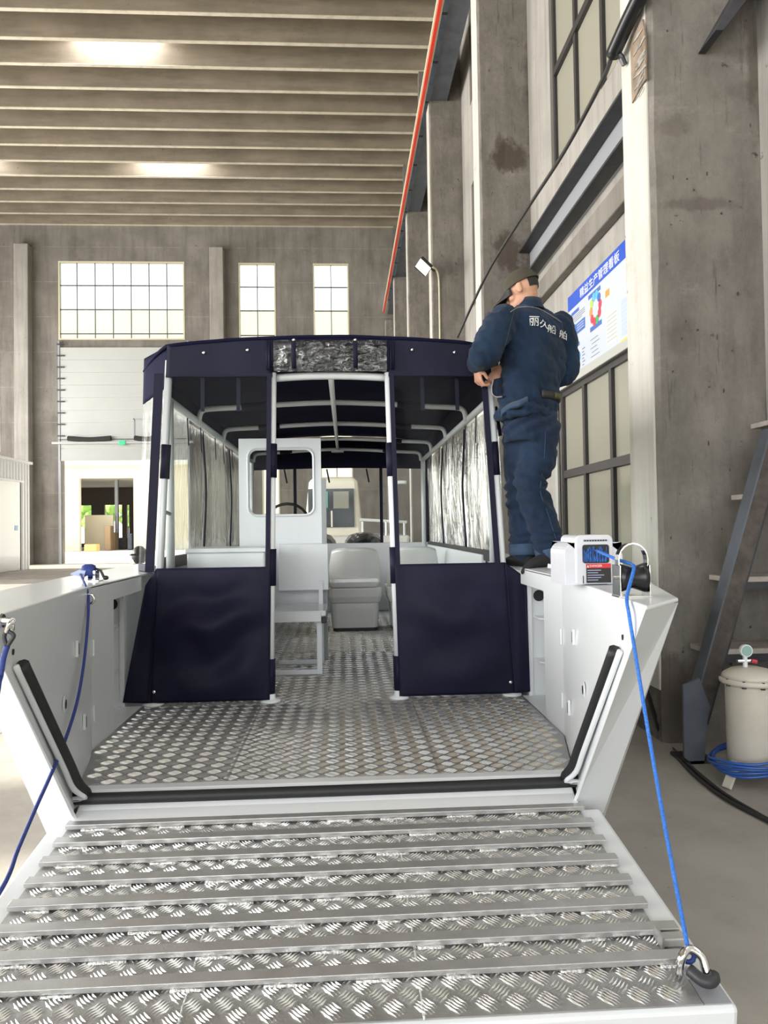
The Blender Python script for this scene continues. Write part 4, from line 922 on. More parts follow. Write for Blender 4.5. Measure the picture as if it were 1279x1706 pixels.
lab_ = obj('warning_label', MB().box(wx0+.082, wx1-.052, wy-.0065, wy-.0038, wz+.008, wz+.083), 'black_label', wi)
obj('label_header', MB().box(wx0+.082, wx1-.052, wy-.0075, wy-.0064, wz+.066, wz+.083), 'red_label', lab_)
t = text_mb('DANGER', .0125); place(t, (wx0+.094, wy-.0082, wz+.0705), (1, 0, 0), (0, 0, 1)); obj('label_word', t, 'white_ink', lab_, clean=False)
obj('label_triangle', MB().prism([(wx0+.084, wy-.0078, wz+.069), (wx0+.092, wy-.0078, wz+.069), (wx0+.088, wy-.0078, wz+.079)], (0, -.0005, 0)), 'white_ink', lab_)
for k in range(5): obj('label_line', MB().box(wx0+.086, wx0+.128+.012*(k % 3), wy-.0073, wy-.0064, wz+.018+.0095*k, wz+.0205+.0095*k), 'poster_pale', lab_)
obj('clutch_slot', MB().box(wx0+.068, wx0+.071, wy-.006, wy-.003, wz+.006, wz+.036), 'plastic_black', wi)
# cleat behind the winch
cl = atZ(930, 951, GZ+.004); tag(obj('deck_cleat', MB().tube(bez([(cl.x-.05, cl.y+.02, GZ+.03), (cl.x, cl.y, GZ+.022), (cl.x+.05, cl.y-.02, GZ+.03)], 4), .012, 8).lathe([(.03, 0), (.028, .008), (.014, .022)], (cl.x, cl.y, GZ+.003), 12), 'tube_white', smooth=True), 'small white cleat between the worker\'s foot and the winch', 'cleat')
# stainless bow roller
p = atZ(1053, 994, GZ+.004); rx, ry = p.x, p.y
ro = thing('bow_roller', 'stainless hoop fairlead with black roller in front of the winch', 'roller', (rx, ry, GZ+.004))
hz0 = GZ+.004; hp = []
for sgn in (1,): hp = [(rx-.05, ry, hz0+.004)] + [(rx-.05, ry, hz0+.04*k) for k in range(1, 4)] + [(rx-.05*math.cos(R(180*k/10)), ry, hz0+.122+.055*math.sin(R(180*k/10))) for k in range(11)] + [(rx+.05, ry, hz0+.04*k) for k in (3, 2, 1)] + [(rx+.05, ry, hz0+.004)]
mb = MB()
mb.loft([[Vector(p)+Vector((0, dy, 0))+((Vector((rx, ry, hz0+.10))-Vector(p)).normalized()*th) for dy, th in ((-.016, 0), (.016, 0), (.016, .004), (-.016, .004))] for p in hp]); obj('hoop', mb, 'chrome', ro)
obj('base_plate', MB().box(rx-.056, rx+.056, ry-.03, ry+.035, hz0, hz0+.005), 'chrome', ro, bevel=.001)
obj('roller_spool', MB().lathe([(.048, -.044), (.044, -.03), (.034, 0), (.044, .03), (.048, .044)], (rx, ry+.005, hz0+.062), 24, (1, 0, 0)), 'plastic_black', ro, smooth=True)
obj('axle', MB().tube([(rx-.062, ry+.005, hz0+.062), (rx+.062, ry+.005, hz0+.062)], .006, 8), 'chrome', ro)
for sx in (-1, 1): obj('cheek_plate', MB().box(rx+sx*.049-.002, rx+sx*.049+.002, ry-.03, ry+.04, hz0+.004, hz0+.105), 'chrome', ro, bevel=.001)
# blue rope from the winch over the roller to the ramp corner
hk = RP(.93, .87, .012)
rope = [Vector((wx0+.12, wy-.012, wz+.135)), Vector((rx-.03, ry+.06, hz0+.122)), Vector((rx-.004, ry-.012, hz0+.106)), Vector((rx-.012, ry-.045, hz0+.088)), Vector((CX+.945, 2.215, GZ+.016)), Vector((CX+.924, 2.15, GZ-.03))]
e = hk+Vector((-.02, .03, .055)); s_ = rope[-1]
rope += [s_.lerp(e, k/10) + Vector((0, 0, -.03*math.sin(math.pi*k/10))) for k in range(1, 11)]
tag(obj('winch_rope', MB().tube(bez(rope, 4), .0058, 8), 'rope_blue', smooth=True), 'bright blue rope stretched from the roller down to the ramp corner', 'rope')
hkT = thing('snap_hook', 'dark steel hook holding the blue rope at the ramp corner', 'hook', hk)
obj('shackle_bow', MB().tube(bez([hk+Vector((-.045, .03, .004)), hk+Vector((-.045, .02, .05)), hk+Vector((-.02, .03, .066)), hk+Vector((.008, .02, .05)), hk+Vector((.012, .0, .006))], 5), .011, 8), 'chrome', hkT, smooth=True)
obj('hook_shank', MB().tube(bez([hk+Vector((-.03, .01, .028)), hk+Vector((-.01, -.018, .018)), hk+Vector((.012, -.02, .017)), hk+Vector((.026, .0, .016)), hk+Vector((.016, .022, .015))], 5), [.015]*16+[.011]*5, 8), 'steel_dark', hkT, smooth=True)
obj('rope_eye', MB().tube([hk+Vector((-.02, .03, .055))+Vector((.013*math.cos(k*.7), 0, .013*math.sin(k*.7)-.008)) for k in range(9)], .006, 6, closed=True), 'rope_navy', hkT, smooth=True)
# port side: hand winch, eye ring, navy rope, shackle
p = atZ(148, 968, GZ+.004); hw = thing('hand_winch', 'small hand winch wound with blue strap on the left gunwale', 'winch', (p.x, p.y, GZ+.004))
X_, Y_, Z_ = p.x, p.y, GZ+.005
obj('base_plate', MB().box(X_-.04, X_+.06, Y_-.04, Y_+.04, Z_, Z_+.005), 'chrome', hw); obj('bracket', MB().box(X_-.01, X_+.005, Y_-.03, Y_+.03, Z_+.005, Z_+.05).box(X_+.03, X_+.04, Y_-.03, Y_+.03, Z_+.005, Z_+.05), 'chrome', hw)
obj('strap_drum', MB().lathe([(.030, -.03), (.036, -.015), (.036, .015), (.030, .03)], (X_, Y_, Z_+.045), 14, (1, .2, 0)), 'rope_navy', hw, smooth=True); obj('strap_tail', MB().prism([(X_-.035, Y_-.03, Z_+.055), (X_+.0, Y_-.045, Z_+.05), (X_-.01, Y_-.04, Z_+.02), (X_-.075, Y_-.04, Z_+.035)], (0, .012, .004)), 'poster_pale', hw)
obj('crank', MB().tube([(X_+.03, Y_, Z_+.06), (X_+.06, Y_-.01, Z_+.05), (X_+.075, Y_-.01, Z_+.018)], .006, 6), 'steel_dark', hw); obj('crank_knob', MB().ball((X_+.085, Y_-.012, Z_+.014), (.014, .011, .011), 10, 8), 'plastic_black', hw, smooth=True)
rg_ = atY(148, 998, 3.2); er = thing('eye_ring', 'steel eye ring on the left bulwark below the hand winch', 'ring', rg_)
obj('ring', MB().tube([rg_+Vector((.022*math.cos(k*math.pi/8), 0, .022*math.sin(k*math.pi/8))) for k in range(16)], .006, 8, closed=True), 'chrome', er, smooth=True); obj('ring_stem', MB().tube([rg_+Vector((-.022, 0, 0)), rg_+Vector((-.06, .03, 0))], .008, 8), 'chrome', er)
rp = [Vector((X_-.03, Y_-.03, Z_+.035)), atY(143, 978, 3.235), rg_+Vector((0, -.005, .0)), atY(146, 1040, 3.12), atY(139, 1110, 2.98), atY(127, 1175, 2.80), atY(106, 1240, 2.6), atY(84, 1292, 2.42), atY(60, 1345, 2.28), atY(30, 1415, 2.12), atY(0, 1486, 1.98), RP(-.93, .87, .03)]
tag(obj('winch_rope', MB().tube(bez(rp, 6), .0060, 8), 'rope_navy', smooth=True), 'slack dark blue rope hanging from the left eye ring to the ramp', 'rope')
sh = thing('thimble_shackle', 'steel shackle and thimble on the left bulwark at picture edge', 'shackle', atY(14, 1050, 2.10))
A_ = atY(20, 1036, 2.115); obj('pad_eye', MB().tube([A_, A_+Vector((-.05, .03, .0))], .012, 8).lathe([(.022, 0), (.02, .006)], A_+Vector((-.042, .028, 0)), 12, (1, .1, 0)), 'chrome', sh)
obj('shackle_bow', MB().tube(bez([atY(23, 1035, 2.095), atY(16, 1040, 2.085), atY(11, 1052, 2.09), atY(19, 1050, 2.10), atY(20, 1040, 2.10)], 5), .0075, 8), 'chrome', sh, smooth=True)
obj('thimble', MB().tube(bez([atY(11, 1076, 2.09), atY(7, 1062, 2.09), atY(11, 1052, 2.09), atY(17, 1053, 2.09), atY(23, 1059, 2.09), atY(18, 1068, 2.09), atY(12, 1077, 2.09)], 5), .006, 8), 'steel_dark', sh, smooth=True)
tag(obj('tether_rope', MB().tube(bez([atY(12, 1076, 2.09), atY(6, 1095, 2.085), atY(1, 1125, 2.07), atY(-8, 1180, 2.04), RP(-.95, .6, .04)], 6), .0085, 8), 'rope_navy', smooth=True), 'thick blue tether rope below the left shackle at picture edge', 'rope')

# ================================================================ RIGHT HAND FLOOR GROUP
# steel stair
stT = thing('steel_stair', 'dark rusty steel stair with pale treads leaning at the right edge', 'stair', (2.3, 4.35, 0))
ft, tp = atY(1152, 1200, 4.45), atY(1290, 700, 4.45); ft = ft + (ft-tp)*0.0
dirs = (tp-ft).normalized(); wv = Vector((dirs.z, 0, -dirs.x))
top = ft + dirs*((2.74-ft.x)/dirs.x)
obj('stringer', MB().prism([ft, ft+wv*.10, top+wv*.10, top], (0, .03, 0)), 'rust_steel', stT); obj('stringer_flange', MB().prism([ft, ft-wv*.012, top-wv*.012, top], (0, .11, 0)), 'steel_blue', stT)
obj('stringer_face', MB().prism([ft+wv*.10, ft+wv*.112, top+wv*.112, top+wv*.10], (0, .11, 0)), 'steel_dark', stT)
far = Vector((.9, 0, 0))
for v in (825, 965, 1086, 700):
    u = 1152+(1200-v)*.276; p = atY(u, v, 4.45); obj('stair_tread', MB().box(p.x+.0, 2.9, 4.46, 4.72, p.z-.02, p.z+.012), 'rust_tread', stT); obj('tread_angle', MB().box(p.x+.05, 2.9, 4.46, 4.5, p.z-.07, p.z-.02), 'steel_dark', stT)
fq = [atY(u, v, 4.40) for u, v in ((1138, 1142), (1165, 1130), (1183, 1178), (1178, 1200), (1172, 1290), (1140, 1262))]
obj('foot_plate', MB().prism(fq, (0, .02, 0)), 'steel_blue', stT); zf = min(p.z for p in fq); obj('foot', MB().box(fq[4].x-.12, fq[4].x+.08, 4.40, 4.60, 0, max(.02, zf+.05)), 'steel_dark', stT)
# pressure tank
p = atZ(1262, 1296, 0.0); tx, ty = p.x, 4.05; tx = (1262-573)*4.05/1200
tk = thing('pressure_tank', 'cream steel pressure tank with bolted domed lid and gauge', 'tank', (tx, ty, 0)); zt = atY(1250, 1137, ty).z
obj('tank_body', MB().lathe([(.125, .1), (.135, .12), (.138, zt-.02), (.138, zt)], (tx, ty, 0), 32), 'tank_paint', tk, smooth=True)
obj('tank_flange', MB().lathe([(.165, 0), (.168, .008), (.168, .022), (.16, .03)], (tx, ty, zt), 32), 'tank_paint', tk, smooth=True); obj('tank_lid', MB().lathe([(.16, .03), (.15, .05), (.11, .075), (.05, .09), (.0, .092)], (tx, ty, zt), 32), 'tank_paint', tk, smooth=True)
for k in range(10): a = k*2*math.pi/10+.2; obj('lid_bolt', MB().lathe([(.012, -.012), (.012, .03)], (tx+.152*math.cos(a), ty+.152*math.sin(a), zt+.002), 6), 'steel_dark', tk)
gz = zt+.09; obj('gauge_stem', MB().tube([(tx-.03, ty, gz-.01), (tx-.03, ty, gz+.07)], .013, 8), 'tube_white', tk); obj('gauge_case', MB().lathe([(.036, 0), (.036, .02)], (tx-.03, ty-.02, gz+.095), 20, (0, 1, 0)), 'tube_white', tk); obj('gauge_dial', MB().lathe([(.03, 0), (.03, .002)], (tx-.03, ty-.022, gz+.095), 20, (0, 1, 0)), 'gauge_face', tk)
obj('valve_body', MB().tube([(tx-.075, ty, gz+.035), (tx+.01, ty, gz+.035)], .010, 8), 'chrome', tk); obj('valve_handle', MB().tube([(tx+.005, ty-.01, gz+.035), (tx+.03, ty-.02, gz+.032)], .011, 8), 'p_red', tk)
for a in (200, 320, 80): q = Vector((tx+.13*math.cos(R(a)), ty+.13*math.sin(R(a)), .14)); obj('tank_leg', MB().bar(q, Vector((tx+.21*math.cos(R(a)), ty+.21*math.sin(R(a)), .005)), .05, .02), 'tank_paint', tk)
ho = thing('hose_coil', 'blue air hose coiled around the foot of the tank', 'hose', (tx, ty, .08)); rr = random.Random(9)
for k in range(5):
    rad = .20+.012*rr.random()+.008*k; pts = [(tx+rad*math.cos(a)*1.02, ty+rad*math.sin(a)*.9, .13+.012*k+.04*math.sin(a*1+.6+k*.35)+.01*math.sin(3*a+k)) for a in [i*2*math.pi/32 for i in range(32)]]
    obj('hose_loop', MB().tube(pts, .0085, 8, closed=True), 'hose_blue', ho, smooth=True)
# black cables lying on the floor
fc = thing('floor_cable', 'black cables curving across the floor behind the right bow', 'cable', atZ(1150, 1290, 0))
for k, off in enumerate((0, 7)):
    base = [atY(1052, 1075+off, 4.75), atY(1075, 1140+off, 4.72), atZ(1102, 1222+off, .012), atZ(1135, 1262+off, .012), atZ(1165, 1290+off*1.2, .012), atZ(1210, 1325+off, .012), atZ(1290, 1372+off*.2, .012)]
    obj('cable', MB().tube(bez(base, 6), .011, 6), 'cable_black', fc, smooth=True)

# ================================================================ LEFT BACKGROUND
# white booth
c = atZ(52, 948, 0); bxr, byf = c.x, c.y; hb_ = atY(52, 772, byf).z; yl0 = byf-8
bo = thing('site_booth', 'white corrugated booth standing by the left end of the hall', 'booth', (bxr-2.2, byf-4, 0))
obj('booth_body', MB().box(bxr-4.4, bxr-.05, yl0, byf-.05, 0, hb_-.05), 'booth_white', bo); obj('booth_roof', MB().box(bxr-4.5, bxr+.06, yl0-.1, byf+.06, hb_-.05, hb_+.05), 'booth_white', bo)
dy1 = atX(35, 880, bxr).y; dz = atX(20, 802, bxr).z; y = byf-.1; cor = None; k = 0
while y > yl0+.2:
    zlo_ = dz+.1 if dy1-3.2 < y < dy1 else .02
    obj('corrugation', MB().prism([(bxr-.05, y, zlo_), (bxr, y-.05, zlo_), (bxr, y-.13, zlo_), (bxr-.05, y-.18, zlo_)], (0, 0, hb_-.07-zlo_)), 'booth_white', bo); y -= .26
dr = obj('booth_door', MB().box(bxr-.05, bxr+.0, dy1-3.2, dy1, .02, dz), 'plastic_white', bo); obj('door_sign', MB().box(bxr, bxr+.01, dy1-.55, dy1-.3, 1.6, 1.8), 'p_sky', dr); obj('door_track', MB().box(bxr, bxr+.05, dy1-3.4, dy1+.2, dz, dz+.08), 'booth_white', dr)
# dark machine parts half hidden by the left corner of the canopy
mc = thing('parked_motorcycle', 'dark motorcycle parked beyond the left gunwale beside the canopy', 'motorcycle', (-3.6, 12.2, 0))
mY = 12.2; m0 = atY(222, 935, mY); mx_ = m0.x
for dx in (-.05, 1.15): obj('wheel', MB().tube([(mx_+dx+.26*math.cos(k*math.pi/10), mY, .32+.26*math.sin(k*math.pi/10)) for k in range(20)], .06, 8, closed=True), 'rubber', mc, smooth=True)
obj('engine_block', MB().box(mx_+.35, mx_+.75, mY-.14, mY+.14, .3, .7), 'steel_dark', mc, bevel=.04); obj('fuel_tank', MB().ball((mx_+.45, mY, .86), (.28, .14, .14)), 'plastic_black', mc, smooth=True); obj('saddle', MB().ball((mx_+.9, mY, .84), (.36, .14, .08)), 'rubber', mc, smooth=True)
obj('fork', MB().tube([(mx_-.05, mY, .32), (mx_+.16, mY, 1.08)], .035, 8), 'chrome', mc); obj('handlebar', MB().tube(bez([(mx_+.05, mY-.35, 1.12), (mx_+.16, mY-.1, 1.12), (mx_+.16, mY+.1, 1.12), (mx_+.05, mY+.35, 1.12)], 4), .016, 6), 'steel_dark', mc); obj('headlamp', MB().ball((mx_+.06, mY, .98), (.1, .1, .1)), 'chrome', mc, smooth=True); obj('front_fairing', MB().ball((mx_+.1, mY, 1.1), (.12, .2, .16)), 'rubber', mc, smooth=True)
# ================================================================ OUTSIDE
og = struct('ground_outside', MB().box(-160, 120, YF, 200, -.2, -.01).box(-160, XL-.3, -80, YF, -.2, -.01).box(XR+.3, 120, -80, YF, -.2, -.01).box(XL-.3, XR+.3, -80, YB-.0, -.2, -.01), 'outside_ground')
YO = 58.0
def ox(u, v): p = atY(u, v, YO); return p.x, p.z
ob = thing('factory_building', 'pale yellow factory building across the yard beyond the far door', 'building', (-10, YO+8, 0))
hx0, hz1 = ox(132, 797); hx1 = ox(222, 797)[0]; top = ox(200, 516)[1]
obj('facade_wall', wall_mb('Y', YO, YO+.4, -70, 40, 0, top, [(hx0, hx1, 0, hz1)]), 'facade', ob); obj('cornice', MB().box(-70, 40, YO-.3, YO, hz1+1.0, hz1+1.6), 'facade_pale', ob)
def bq(u, v): p = atY(u, v, YO+14); return p.x, p.z
obj('bay_ceiling', MB().box(hx0-8, hx1+4, YO+.4, YO+14, hz1+.1, hz1+.4), 'facade_pale', ob); obj('bay_back', wall_mb('Y', YO+14, YO+14.3, hx0-8, hx1+4, 0, hz1+.4, [(bq(133, 842)[0], bq(152, 842)[0], .4, bq(140, 842)[1]), (bq(174, 842)[0], bq(203, 842)[0], .4, bq(190, 841)[1]), (bq(211, 842)[0], bq(215, 842)[0], .4, bq(212, 841)[1])]), 'facade_dark', ob)
for x in (hx0-8, hx1+4): obj('bay_side', MB().box(x, x+.3, YO+.4, YO+14, 0, hz1+.4), 'facade_pale', ob)
px_ = ox(171, 850)[0]; obj('bay_post', MB().box(px_, px_+.25, YO+3, YO+3.3, 0, hz1+.1), 'steel_grey', ob)
obj('bay_partition', MB().box(hx0-.5, px_, YO+2.6, YO+2.8, 0, ox(150, 857)[1]), 'facade', ob); obj('partition_door', MB().box(ox(157, 900)[0], ox(163, 900)[0], YO+2.5, YO+2.6, 0, ox(160, 877)[1]), 'facade_dark', ob)
def crate(u0, v0, u1, v1, Y, m, lab, nm):
    a, b = atY(u0, v0, Y), atY(u1, v1, Y); t = obj(nm, MB().box(a.x, b.x, Y, Y+.9, 0, a.z), m, bevel=.05); tag(t, lab, {'storage_bin': 'bin', 'carton': 'box', 'board_stack': 'board', 'scrap_heap': 'scrap', 'drum_stand': 'stand'}[nm])
crate(140, 907, 160, 921, YO-1.2, 'bin_yellow', 'yellow bin in front of the factory bay outside', 'storage_bin'); crate(174, 876, 184, 912, YO+1.0, 'cardboard', 'tall brown carton inside the factory bay outside', 'carton'); crate(185, 887, 191, 912, YO+2.0, 'cardboard', 'narrow leaning board beside the tall brown carton', 'board_stack'); crate(195, 896, 210, 912, YO+3.4, 'rust_steel', 'low heap of scrap in the factory bay outside', 'scrap_heap'); crate(212, 889, 220, 910, YO+1.6, 'steel_blue', 'dark blue drum stand at right of the factory bay', 'drum_stand')
rr = random.Random(2)
for k in range(3):
    tx_, tY = atY((140, 178, 212)[k], 860, YO+25).x, YO+24.5+rr.random(); tb = thing('tree', ['leftmost green tree seen through the factory bay', 'middle green tree seen through the factory bay', 'rightmost green tree seen through the factory bay'][k], 'tree', (tx_, tY, 0), 'trees beyond the factory')
    obj('trunk', MB().tube([(tx_, tY, 0), (tx_, tY, 2.5)], .15, 8), 'rust_steel', tb); mbt = MB()
    for j in range(9): mbt.ball((tx_+rr.uniform(-.6, .6), tY+rr.uniform(-.8, .8), 3+rr.uniform(-.6, 1.2)), rr.uniform(.5, .8), 8, 6)
    obj('crown', mbt, 'tree_green', tb)
# pale neighbouring wall and lawn outside the right-hand windows
tag(obj('garden_wall', MB().box(9.5, 10, -20, 56, 0, 7), 'facade_pale'), 'pale outbuilding wall beyond the right-hand windows', 'wall')
tag(obj('lawn', MB().box(5.2, 9.4, -20, 56, -.01, .12), 'tree_green'), 'strip of lawn outside the right-hand windows', 'lawn')

# ================================================================ THE WORKER
from mathutils.bvhtree import BVHTree
PY = 4.02
def J(u, v, dy=0.0): return atY(u, v, PY+dy)
TH = R(38); FW = Vector((-math.sin(TH), math.cos(TH), 0)); RT = Vector((math.cos(TH), math.sin(TH), 0))
wk = thing('person', 'person in blue denim workwear and olive cap fastening the canopy corner', 'person', (J(900, 945).x, PY, GZ+.004))
def ell(c, a, b, n=28, fw=FW, rt=RT, pw=2.4):
    out = []
    for k in range(n):
        t = 2*math.pi*k/n; x, y = math.cos(t), math.sin(t)
        out.append(c + rt*(a*math.copysign(abs(x)**(2/pw), x)) + fw*(b*math.copysign(abs(y)**(2/pw), y)))
    return out
def limb(mb, pts, rad, n=16):
    P = bez(pts, 6); m = len(rad)-1; rs = []
    for i in range(len(P)):
        t = i/(len(P)-1)*m; k = min(int(t), m-1); f = t-k; f = f*f*(3-2*f); rs.append(rad[k]*(1-f)+rad[k+1]*f)
    mb.tube(P, rs, n); mb.ball(P[0], rs[0]*.98, 14, 8); mb.ball(P[-1], rs[-1]*.98, 14, 8)
def remeshed(name, mb, m, voxel, smooth_it, wrinkle=None):
    me = bpy.data.meshes.new(name+'_raw'); me.from_pydata(mb.v, [], mb.f); fix_normals(me)
    t = bpy.data.objects.new(name+'_raw', me); COL.objects.link(t)
    a = t.modifiers.new('r', 'REMESH'); a.mode = 'VOXEL'; a.voxel_size = voxel
    if smooth_it: b = t.modifiers.new('s', 'SMOOTH'); b.factor = .5; b.iterations = smooth_it
    ev = bpy.data.meshes.new_from_object(t.evaluated_get(bpy.context.evaluated_depsgraph_get()))
    out = MB().add([v.co[:] for v in ev.vertices], [tuple(p.vertices) for p in ev.polygons]); nr = [v.normal.copy() for v in ev.vertices]
    bpy.data.objects.remove(t); bpy.data.meshes.remove(me)
    if wrinkle: out.v = [tuple(Vector(p)+n*wrinkle(Vector(p))) for p, n in zip(out.v, nr)]
    bpy.data.meshes.remove(ev)
    return out
# --- key joints
neck = J(881, 505, .0); shL, shR = J(838, 536, -.10), J(930, 545, .12)
elL, wrL = J(808, 588, -.16), J(796, 606, -.02); elR, wrR = J(940, 622, .16), J(838, 616, .10)
pelvis = J(884, 690, .02); hipL, hipR = J(868, 700, .03), J(897, 700, .02)
knL, knR = J(867, 812, .12), J(884, 812, -.02); anL, anR = J(872, 915, .10), J(917, 916, .02)
# --- jacket
jk = MB()
rings = [(508, 881, .062, .062), (517, 881, .095, .078), (525, 882, .155, .100), (536, 884, .198, .118), (552, 887, .212, .128), (580, 889, .212, .135), (615, 887, .200, .138), (645, 882, .182, .136), (668, 879, .176, .135), (688, 878, .184, .146), (697, 878, .186, .148)]
jk.loft([ell(J(u, v, .02), a, b) for v, u, a, b in rings])
limb(jk, [shL, shL.lerp(elL, .5)+Vector((-.012, -.02, 0)), elL, elL.lerp(wrL, .55), wrL+Vector((.0, -.0, .012))], [.092, .086, .078, .070, .058])
limb(jk, [shR, shR.lerp(elR, .5)+Vector((.015, .0, 0)), elR, elR.lerp(wrR, .5), wrR+Vector((.03, .01, .012))], [.088, .078, .068, .058, .050])
def wr_j(p):
    q = p-neck; w = .013*nz((p.x*8+p.z*8, p.y*8, p.z*11+p.x*6)) + .009*(1-2.2*abs(nz((p.x*15, p.y*15, p.z*20+p.x*14))))
    low = max(0, (2.35-p.z)/.2); w += .009*min(1, low)*math.sin(p.z*85+p.x*30+4*nz(p, 5)); return w
jmb = remeshed('jacket', jk, 'denim', .011, 3, wr_j)
jo = obj('jacket', jmb, 'denim', wk, smooth=True)
bvh = BVHTree.FromPolygons([Vector(p) for p in jmb.v], jmb.f)
def onto(u, v, lift=.003, b=None):
    d = ray(u, v).normalized(); h = (b or bvh).ray_cast(Vector((0, 0, CAMZ)), d); return (h[0] + h[1]*lift) if h[0] else None
# lettering across the back, a yoke seam, piping of the hem
def letter(ch, uc, vc, size, slant):
    t = text_mb(ch, 1.0); pts = []
    for x, y, z in t.v:
        a, b = (x-.5)*size, (y-.38)*size; p = onto(uc+a, vc-b+a*slant, .009); pts.append(p if p else J(uc+a, vc-b, -.13))
    t.v = [tuple(p) for p in pts]; obj('back_lettering', t, 'white_ink', jo, clean=False)
for ch, u, v, s_, sl_ in (('丽', 888.5, 535, 17, .05), ('久', 904.5, 541, 15, .35), ('船', 917, 549, 15, .3), ('舶', 936, 558, 14.5, .35)): letter(ch, u, v, s_, sl_)
def seam(name, pix, r, m):
    P = [onto(p.x, p.y, .002) for p in bez([Vector((a, b, 0)) for a, b in pix], 6)]; P = [p for p in P if p]
    if len(P) > 2: obj(name, MB().tube(P, r, 5), m, jo, smooth=True)
seam('yoke_seam', [(850, 520), (858, 515), (868, 512), (885, 512), (900, 516), (918, 526), (936, 538)], .0022, 'stitch')
seam('sleeve_seam', [(856, 518), (850, 540), (845, 560), (838, 585)], .0018, 'denim_cuff'); seam('sleeve_seam', [(936, 540), (938, 570), (940, 600)], .0018, 'denim_cuff')
cpts = [neck+RT*(.067*math.cos(a))+FW*(.067*math.sin(a))+Vector((0, 0, .0)) for a in [k*math.pi/12 for k in range(24)]]
obj('collar', MB().loft([[p+Vector((0, 0, -.045))+(p-neck)*.35 for p in cpts], [p+Vector((0, 0, -.012))+(p-neck)*.12 for p in cpts], [p+Vector((0, 0, .018)) for p in cpts], [p+Vector((0, 0, .012))-(p-neck)*.12 for p in cpts]], cap=False), 'denim', jo, smooth=True)
ax = (wrL-elL).normalized(); obj('cuff', MB().tube([wrL-ax*.035, wrL-ax*.01, wrL+ax*.018], [.060, .062, .056], 18), 'denim', jo, smooth=True)
hm = bez([J(822, 632, -.05), J(819, 645, -.07), J(820, 656, -.08), J(826, 661, -.08), J(836, 661, -.10)], 6); obj('front_flap', MB().loft([[p, p+Vector((.06, .03, .02)), p+Vector((.07, .05, .02))] for p in hm], cap=False), 'denim_dark', jo, smooth=True); obj('flap_piping', MB().tube(hm, .0035, 6), 'stitch', jo, smooth=True)
tail = bez([onto(835, 688, .012), onto(850, 680, .014), onto(866, 672, .014), onto(878, 664, .012)], 5); obj('hem_tab', MB().loft([[p+Vector((0, 0, .016)), p+Vector((0, -.006, 0)), p+Vector((0, 0, -.022))] for p in tail], cap=False), 'denim_cuff', jo, smooth=True, solid=.004)
# --- trousers
tz = MB(); tz.loft([ell(J(u, v, .02), a, b) for v, u, a, b in ((668, 880, .140, .110), (690, 882, .150, .122), (715, 882, .158, .134), (738, 881, .150, .128))])
limb(tz, [hipL+Vector((0, 0, -.02)), hipL.lerp(knL, .55), knL, knL.lerp(anL, .5), anL], [.112, .094, .080, .076, .076])
limb(tz, [hipR+Vector((0, 0, -.02)), hipR.lerp(knR, .5)+Vector((.008, -.02, 0)), knR, knR.lerp(anR, .5)+Vector((0, -.01, 0)), anR], [.118, .104, .088, .084, .084])
def wr_t(p):
    kz = math.exp(-((p.z-1.71)/.10)**2); hz_ = math.exp(-((p.z-2.08)/.10)**2); az = math.exp(-((p.z-1.42)/.07)**2)
    return .011*nz((p.x*8, p.y*8, p.z*10+p.x*9)) + .011*kz*math.sin(p.z*95+p.x*40+5*nz(p, 6)) + .008*hz_*math.sin(p.z*70-p.x*45+4*nz(p, 5)) + .007*az*math.sin(p.z*120+4*nz(p, 8)) + .007*(1-2*abs(nz((p.x*20+p.z*12, p.y*20, p.z*14))))
tmb = remeshed('trousers', tz, 'denim_dark', .011, 3, wr_t); to = obj('trousers', tmb, 'denim_dark', wk, smooth=True)
bvt = BVHTree.FromPolygons([Vector(p) for p in tmb.v], tmb.f)
for an, kn, nm in ((anL, knL, .084), (anR, knR, .092)):
    d = (an-kn).normalized(); obj('turn_up', MB().tube([an-d*.03, an-d*.028, an+d*.012, an+d*.035, an+d*.03], [nm*.9, nm, nm*1.01, nm*.98, nm*.86], 22), 'denim_cuff', to, smooth=True)
P = [onto(a, b, .003, bvt) for a, b in ((908, 720), (906, 760), (902, 790), (900, 820), (910, 850), (920, 880), (926, 900))]; P = [p for p in P if p]; obj('side_seam', MB().tube(bez(P, 4), .002, 5), 'denim_cuff', to, smooth=True)
bc = [[q for k, q in enumerate(ell(J(u, v, .02), a, b, 56)) if 39 <= k <= 54] for v, u, a, b in ((658, 882, .186, .146), (670, 882, .184, .146))]; bl = obj('belt', MB().sheet(lambda u, v: bc[0][round(u*15)].lerp(bc[1][round(u*15)], v), 15, 2), 'belt', wk, smooth=True, solid=.006)
obj('belt_patch', MB().sheet(lambda u, v: bc[0][4+round(u*4)].lerp(bc[1][4+round(u*4)], .15+.7*v)-FW*.006, 4, 2), 'belt_tan', bl, smooth=True, solid=.003)
